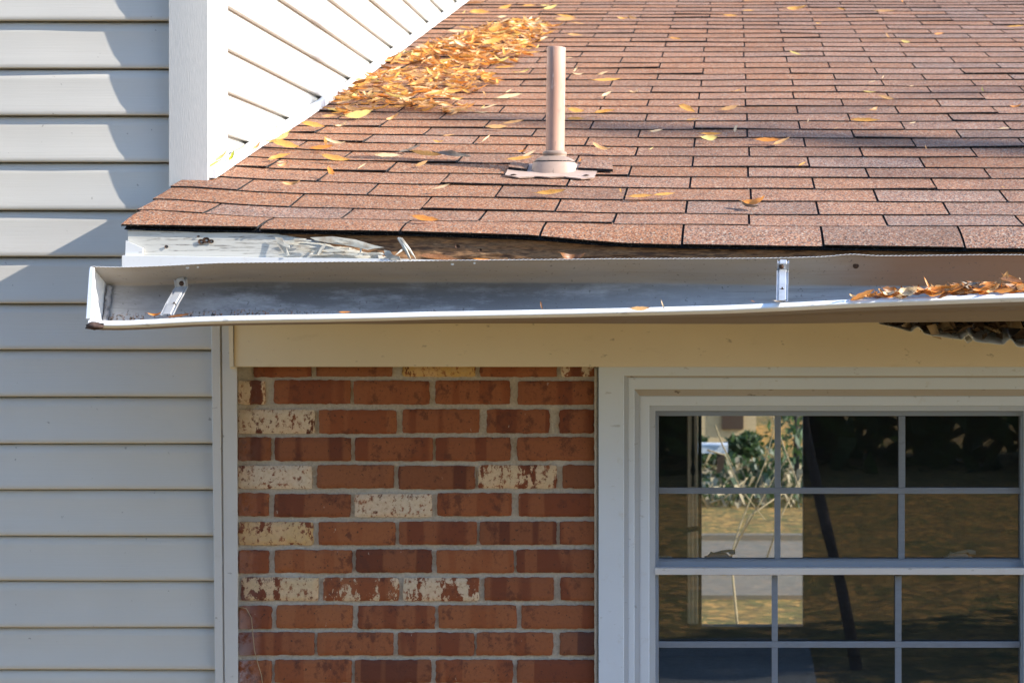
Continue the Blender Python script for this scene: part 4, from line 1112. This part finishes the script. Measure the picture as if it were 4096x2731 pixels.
for nm, poly, cnt, hmax in (('lower', LOW, 400, .05), ('upper', UPP, 560, .055)):
    xs = [p[0] for p in poly]; ys_ = [p[1] for p in poly]; got = []
    while len(got) < cnt:
        p = (rl.uniform(min(xs), max(xs)), rl.uniform(min(ys_), max(ys_)))
        if inside(p, poly): got.append((p, dist_edge(p, poly)))
    items = []
    for p, d in got:
        lay = rl.random(); h = .006+hmax*min(1, d/70)*lay
        items.append((lay, p, d, h))
    items.sort(key=lambda t: -t[0])
    for i, (lay, p, d, h) in enumerate(items):
        n_, x_ = roof_hit(1200+p[0]*.5952, p[1]*.5952+4)
        L = rl.uniform(.045, .082)*(.95 if nm == 'lower' else 1.1); c = rl.choice(PILEC); s_ = rl.choice(('flat', 'curled', 'twisted', 'twisted'))
        if d < 12 and lay < .5: s_ = 'flat'
        yaw = rl.gauss(0, .75)+rl.choice((0, math.pi)); tl = rl.gauss(0, .22); rr_ = rl.gauss(.25, .5)
        loc = RS(x_, n_, h+.004)
        if i < NIND[nm]:
            o = put_leaf(loc, L, c, s_, yaw, tl, rr_, RN, wide=1.2); o['group'] = f'leaves on top of the {nm} drift on the roof'
            o['label'] = f'{CW[c]} {s_} leaf on top of the {nm} leaf drift by the side wall'
        else: bulk_leaf(loc, L*1.05, c, s_, yaw, tl, rr_)
tag(bulk.build('leaf_drift', list(LEAFC.values())), 'heaped tan and orange willow oak leaves drifted on the roof by the side wall', 'leaf drift', kind='stuff')

# leaves in the gutter
GL = [(330, 690, 'pale', 'curled', 36, -10, 0), (455, 682, 'orange', 'flat', 78, 25, 0), (600, 655, 'brown', 'curled', 44, 110, 1), (640, 690, 'brown', 'flat', 60, 0, 0), (690, 655, 'tan', 'twisted', 50, 140, 1), (665, 625, 'pale', 'curled', 40, 150, 1),
      (770, 660, 'pale', 'curled', 70, 10, 0), (840, 640, 'orange', 'curled', 44, 95, 1), (915, 612, 'brown', 'curled', 48, 100, 1), (1000, 645, 'pale', 'curled', 76, 15, 0), (1105, 592, 'brown', 'curled', 44, 70, 1), (1020, 588, 'brown', 'twisted', 30, 60, 1),
      (1210, 535, 'tan', 'twisted', 76, 118, 1), (1275, 570, 'pale', 'twisted', 46, 125, 1), (1210, 635, 'tan', 'curled', 60, 20, 0), (1390, 622, 'tan', 'curled', 120, 6, 0), (1530, 612, 'orange', 'flat', 76, 12, 0), (1605, 562, 'pale', 'curled', 40, 40, 0),
      (1715, 548, 'grey', 'curled', 60, 0, 0), (1760, 592, 'grey', 'curled', 70, 4, 0), (1660, 640, 'pale', 'flat', 70, 6, 0), (1850, 618, 'orange', 'curled', 66, 10, 0), (1900, 585, 'orange', 'twisted', 80, 14, 0), (1985, 612, 'pale', 'curled', 56, 30, 0),
      (2080, 570, 'orange', 'curled', 44, 95, 1), (2132, 465, 'tan', 'twisted', 72, 62, 1), (2245, 512, 'orange', 'flat', 80, -30, 0), (2310, 495, 'pale', 'flat', 24, -50, 1), (2290, 590, 'orange', 'curled', 90, 4, 0), (2040, 622, 'tan', 'flat', 60, 10, 0),
      (2165, 602, 'brown', 'curled', 70, 0, 0), (2235, 612, 'tan', 'curled', 76, 10, 0), (2330, 625, 'tan', 'curled', 60, 0, 0), (800, 690, 'brown', 'flat', 60, 0, 0), (880, 685, 'orange', 'flat', 60, 6, 0), (1120, 655, 'tan', 'curled', 60, 0, 0),
      (1300, 650, 'orange', 'flat', 80, 4, 0), (1450, 645, 'orange', 'flat', 70, 6, 0), (1560, 640, 'brown', 'flat', 70, 2, 0), (1800, 640, 'orange', 'flat', 70, 6, 0), (1940, 565, 'pale', 'curled', 50, 10, 0), (2120, 625, 'orange', 'flat', 60, 4, 0), (560, 690, 'tan', 'curled', 50, 20, 0),
      (720, 690, 'pale', 'curled', 50, 0, 0), (940, 680, 'pale', 'twisted', 60, 12, 0), (1060, 660, 'grey', 'curled', 60, 0, 0), (1430, 580, 'orange', 'twisted', 30, 80, 1), (1510, 575, 'pale', 'curled', 30, 40, 0), (1670, 600, 'brown', 'curled', 80, 0, 0), (1750, 620, 'brown', 'flat', 80, 3, 0)]
gl = []
for e in list(GL):
    if not e[6] and e[0] > 560: GL.append((e[0]+rl.uniform(-60, 60), e[1]+rl.uniform(-22, 12), rl.choice(('tan', 'orange', 'orange', 'orange', 'brown', 'brown')), rl.choice(('curled', 'twisted', 'flat')), e[4]*rl.uniform(.8, 1.1), rl.uniform(-25, 35), 0))
for zx, zy, c, s_, ln, ang, stand in GL:
    px, py = 3296+zx*.34, 950+zy*.34
    if c == 'tan' and rl.random() < .5: c = 'orange'
    if c == 'pale' and rl.random() < .35: c = 'tan'
    fr_ = max(0, (1168-py))/80                       # deeper into the trough when higher in the picture
    D = GB-.085+.035*min(1, fr_)+rl.uniform(-.008, .012)
    L = ln*.34*2.1/F*D*(1.15 if stand else 1.75)
    a_ = R(ang)
    loc = W(px, py, D)
    o = put_leaf(loc, L, c, s_, rl.uniform(-.5, .5), 0, 0, wide=1.35)
    ax = Vector((math.cos(a_), rl.uniform(-.25, .25), math.sin(a_))).normalized()      # leaf's long axis
    nn = Vector((rl.uniform(-.3, .5), -1, rl.uniform(.2, .9))); nn = (nn-ax*nn.dot(ax)).normalized(); bb = nn.cross(ax)
    o.rotation_quaternion = Matrix((ax, bb, nn)).transposed().to_quaternion()
    o['group'] = 'leaves caught in the right end of the gutter'; gl.append((px, c, 'upright' if stand else s_, o))
EXTRA = [(622, 1263, 'orange', 'curled', 60, 6, 'lying at the left end of the gutter'), (715, 1264, 'brown', 'flat', 84, 8, 'beside the tilted left hanger in the gutter'), (2165, 1222, 'brown', 'curled', 42, 105, 'standing alone mid gutter'), (2650, 1218, 'pale', 'twisted', 44, 110, 'standing at the gutter lip'),
         (2560, 1235, 'tan', 'flat', 80, 2, 'lying flat along the gutter lip'), (3120, 1206, 'grey', 'curled', 62, 4, 'at the foot of the right hanger'), (1380, 1249, 'orange', 'flat', 40, 2, 'peeping over the gutter lip'), (380, 1270, 'orange', 'flat', 26, -20, 'in the left corner of the gutter'),
         (1755, 1030, 'brown', 'flat', 115, -6, 'behind the gutter on the rotten fascia, left'), (1930, 1038, 'orange', 'flat', 60, -4, 'behind the gutter on the rotten fascia, middle'), (2290, 1034, 'brown', 'curled', 110, 0, 'behind the gutter on the rotten fascia, right'), (3012, 1205, 'orange', 'flat', 16, -20, 'tiny beside the right hanger')]
for px, py, c, s_, ln, ang, wh in EXTRA:
    D = GB-.088 if py > 1100 else GB+.035
    if px < 1000: D = GB-.07
    L = ln/F*D*1.15; a_ = R(ang)
    o = put_leaf(W(px, py, D), L, c, s_); ax = Vector((math.cos(a_), .15, math.sin(a_))).normalized()
    nn = Vector((.1, -1, .7)); nn = (nn-ax*nn.dot(ax)).normalized(); o.rotation_quaternion = Matrix((ax, nn.cross(ax), nn)).transposed().to_quaternion()
    o['group'] = 'single leaves about the gutter'; o['label'] = f'{CW[c]} {s_} leaf {wh}'
gb = {}
for t in sorted(gl, key=lambda t: t[0]): gb.setdefault((t[1], t[2]), []).append(t)
for (c, s_), L in gb.items():
    for i, t in enumerate(L):
        t[3]['label'] = f'{CW[c]} {s_} leaf in the gutter pile' if len(L) == 1 else f'{ORD[i]} {CW[c]} {s_} leaf from the left in the gutter pile'
# rotting litter on the sagging soffit panel
m = MB()
for i in range(420):
    u = rl.random()**1.1; v = rl.uniform(.02, .55); p = Vector(sof(u*.62, v)); L = rl.uniform(.02, .06)
    p.z += .004+rl.random()**2*min(.045, .012+u*.09)
    d = Vector((rl.gauss(0, 1), rl.gauss(0, .6), rl.gauss(0, .3))).normalized(); s2 = Vector((rl.gauss(0, 1), rl.gauss(0, 1), rl.gauss(0, 1))).cross(d).normalized()*L*rl.uniform(.1, .3)
    k = Vector((0, 0, L*.2))
    m.add([p-d*L*.5, p-s2+k, p+d*L*.5, p+s2], [(0, 1, 2, 3)], 1 if rl.random() < .22 else 0)
tag(m.build('debris', ['debris', 'litter_light']), 'dark rotting leaf litter lying in the torn soffit panel', 'leaf litter', kind='stuff')
for (a, b, c_, d_) in [(3900, 1300, 3985, 1325), (3945, 1296, 4002, 1335)]:
    p, q = W(a, b, 3.72), W(c_, d_, 3.665)
    m = MB(); m.tube([p, p.lerp(q, .5)+Vector((.003, 0, .002)), q], [.004, .0045, .003], 6)
    tag(m.build('twig', 'litter_light'), 'pale wood splinter sticking out of the litter in the torn soffit, '+('upper left one' if a == 3900 else 'lower right one'), 'splinter')

# ------------------------------------------------------------------ yard seen through and in the glass
rt = random.Random(9)
def crown(m, c, r, n, size, mi=0, flat=1.):
    for i in range(n):
        while True:
            d = Vector((rt.uniform(-1, 1), rt.uniform(-1, 1), rt.uniform(-1, 1)))
            if d.length < 1: break
        p = Vector(c)+Vector((d.x*r, d.y*r, d.z*r*flat)); a = Vector((rt.gauss(0, 1), rt.gauss(0, 1), rt.gauss(0, 1))).normalized(); b = a.orthogonal().normalized()
        s2 = size*rt.uniform(.6, 1.4)
        m.add([p-a*s2, p+b*s2*.4, p+a*s2, p-b*s2*.4], [(0, 1, 2, 3)], mi)
# leaning young tree reflected in the glass
t = empty('leaning_tree', (.80, -2.5, 0), 'slim dark tree trunk leaning left, mirrored in the window glass', 'tree')
m = MB(); m.tube([(0, 0, 0), (-.10, 0, .55), (-.26, .0, 1.2), (-.42, .02, 1.9), (-.5, 0, 3.0), (-.45, .05, 4.2)], [.042, .036, .033, .031, .027, .016], 10)
for k in range(7):
    a = k*.9; z = 2.6+k*.22; m.tube([(-.48, 0, z), (-.48+.5*math.cos(a), .4*math.sin(a), z+.5), (-.48+.9*math.cos(a), .8*math.sin(a), z+.8)], [.018, .012, .004], 5)
m.build('trunk', 'bark', t)
m = MB()
for k in range(8): crown(m, (-.45+.8*math.cos(k), .8*math.sin(k*1.3), 3.6+.2*k), .5, 40, .07)
m.build('crown', 'brown_leaf', t)
# broad tree off to the right whose branches shade parts of the roof
sun_dir = SUN
t = empty('shade_tree', (13.0, 1.8, 0), 'tall sparse tree right of the house casting soft shade on the roof', 'tree')
m = MB(); m.tube([(0, 0, 0), (.1, 0, 2.5), (-.1, .1, 5), (0, 0, 8), (.2, .1, 10.5)], [.28, .22, .18, .12, .04], 12)
cr = MB()
TG = [(3960, 360, .30, 44), (3720, 450, .26, 16), (2690, 500, .22, 40), (2960, 505, .22, 26), (3300, 575, .28, 22), (3850, 590, .30, 40), (4085, 690, .18, 30), (3500, 640, .2, 10), (3100, 430, .25, 10)]
pts_ = []
for px, py, r, n in TG:
    n_, x_ = roof_hit(px, py); p = RS(x_, n_)+sun_dir*14.2; pts_.append((p, r, n))
for (y_, z_, r, n) in ((5.1, EYE+.75, .3, 12), (4.75, EYE+1.05, .3, 8)): pts_.append((Vector((-1.27, y_, z_))+sun_dir*16.2, r, n))
for p, r, n in pts_:
    q = p-t.location; crown(cr, q, r*1.2, int(n*.45), .07, 0, .55)
    if r < .3 or n > 12: m.tube([(0, 0, max(3., q.z-2.2)), q*.5+Vector((0, 0, q.z*.42)), q], [.03, .012, .004], 6)
m.build('trunk', 'bark', t); cr.build('crown', 'brown_leaf', t)
# dark evergreens behind the photographer (seen in the glass)
for i in range(12):
    x = -17+i*3.1+rt.uniform(-.5, .5); y = -17.2+rt.uniform(-.8, .8); h = rt.uniform(11.5, 15)
    t = empty('evergreen_tree', (x, y, 0), f'dark evergreen, {ORD[i]} from the right in the row mirrored in the glass', 'tree', 'evergreens mirrored in the window')
    m = MB(); m.tube([(0, 0, 0), (0, 0, h*.5), (0, 0, h)], [.22, .14, .02], 8); m.build('trunk', 'bark', t)
    m = MB()
    for k in range(14):
        z = .4+(h-.6)*k/13; crown(m, (0, 0, z), 2.7*(1-k/17), 260 if k < 5 else 150, .42 if k > 3 else .34, 0, .42)
    m.build('crown', 'green_leaf', t)
t = empty('round_evergreen', (6.2, -4.3, 0), 'round dark evergreen shading the lawn right of the house front', 'tree')
m = MB(); m.tube([(0, 0, 0), (0, 0, 2), (0, 0, 4.6)], [.16, .1, .02], 8); m.build('trunk', 'bark', t)
m = MB()
for k in range(8): crown(m, (0, 0, .5+k*.58), 1.5*(1-k/14), 200, .2, 0, .5)
m.build('crown', 'green_leaf', t)
# beyond the far window
t = empty('far_house', (0, 27, 0), 'cream house far beyond, seen through the window', 'house')
m = MB(); m.box(-7, .35, 0, 6, 0, 3.2); m.build('wall', 'cream_wall', t)
m = MB(); m.hexa([(-7.3, -.4, 3.2), (.7, -.4, 3.2), (.7, 6.4, 3.2), (-7.3, 6.4, 3.2), (-7.3, 2.9, 5), (.7, 2.9, 5), (.7, 3.1, 5), (-7.3, 3.1, 5)]); m.build('roof', 'edge', t)
m = MB(); m.box(-.22, .14, -.06, -.005, .35, 2.2); m.build('door', 'dark_window', t)
b_ = empty('bench', (-.12, 22.5, 0), 'low white garden bench beyond the driveway, seen through the window', 'bench')
m = MB(); m.box(-.9, .02, -.22, .22, .37, .48); m.build('seat', 'white_block', b_)
for lx in (-.8, -.08): m = MB(); m.box(lx-.05, lx+.05, -.18, .18, 0, .368); m.build('leg', 'dark_window', b_)
for i, (x, y, r, h, lab) in enumerate([(.80, 21.5, .62, 2.6, 'tall dark green shrub beyond the driveway, seen through the window'), (-.62, 24.5, .26, .42, 'low brown-green bush before the far cream house, left'), (.05, 24.8, .26, .46, 'low brown-green bush before the far cream house, right')]):
    t = empty('shrub', (x, y, 0), lab, 'shrub'); m = MB()
    for k in range(6): crown(m, (rt.uniform(-.2, .2), rt.uniform(-.2, .2), h*(k+.6)/6.5), r*(1-.08*k), 150, .07, 0, .5)
    m.build('foliage', 'green_leaf', t)
    m = MB(); m.tube([(0, 0, 0), (.02, 0, h*.6)], [.05, .02], 6); m.build('stem', 'bark', t)
t = MB()
for i in range(2600):
    x, y = rt.uniform(-1.6, 1.9), rt.uniform(19.2, 24); h = rt.uniform(.05, .26)*(1 if nz(x*1.5, y*1.2, 3) > -.1 else .3); a = rt.uniform(0, 6.28); r = rt.uniform(.02, .09)
    p = Vector((x, y, .0)); q = p+Vector((math.cos(a)*r*2, math.sin(a)*r*2, h)); e = Vector((math.sin(a), -math.cos(a), 0))*r*.5
    t.add([p-e*.4, p+e*.4, q+e, q-e], [(0, 1, 2, 3)], 0 if rt.random() < .5 else 1)
tag(t.build('undergrowth', ['green_leaf', 'cane']), 'scrubby undergrowth beyond the driveway, seen through the window', 'undergrowth', kind='stuff')
t = MB(); D = 11.2
for pts in ([(2900, 2300), (2960, 2100), (3060, 1850), (3110, 1660)], [(2830, 1800), (2900, 1820), (2960, 1950), (3060, 2080)], [(3090, 1660), (3140, 1800), (3200, 1960)], [(3060, 2250), (3130, 2050), (3230, 1850), (3320, 1650)],
            [(2840, 2010), (2900, 1990), (2990, 1910)], [(2960, 2150), (3040, 2010), (3100, 1900), (3150, 1830)], [(2860, 1700), (2890, 1780), (2930, 1860)], [(2890, 2300), (3000, 2060), (3150, 1960)]):
    t.tube([W(a, b, D+rt.uniform(-.2, .2)) for a, b in pts], [.006, .0055, .0045, .0035][:len(pts)], 6)
t.tube([W(2930, 2300, D), (W(2960, 2300, D).x, D, .0)], .009, 6)
tag(t.build('bare_shrub', 'cane'), 'bare tan canes of a shrub outside the far window', 'shrub')
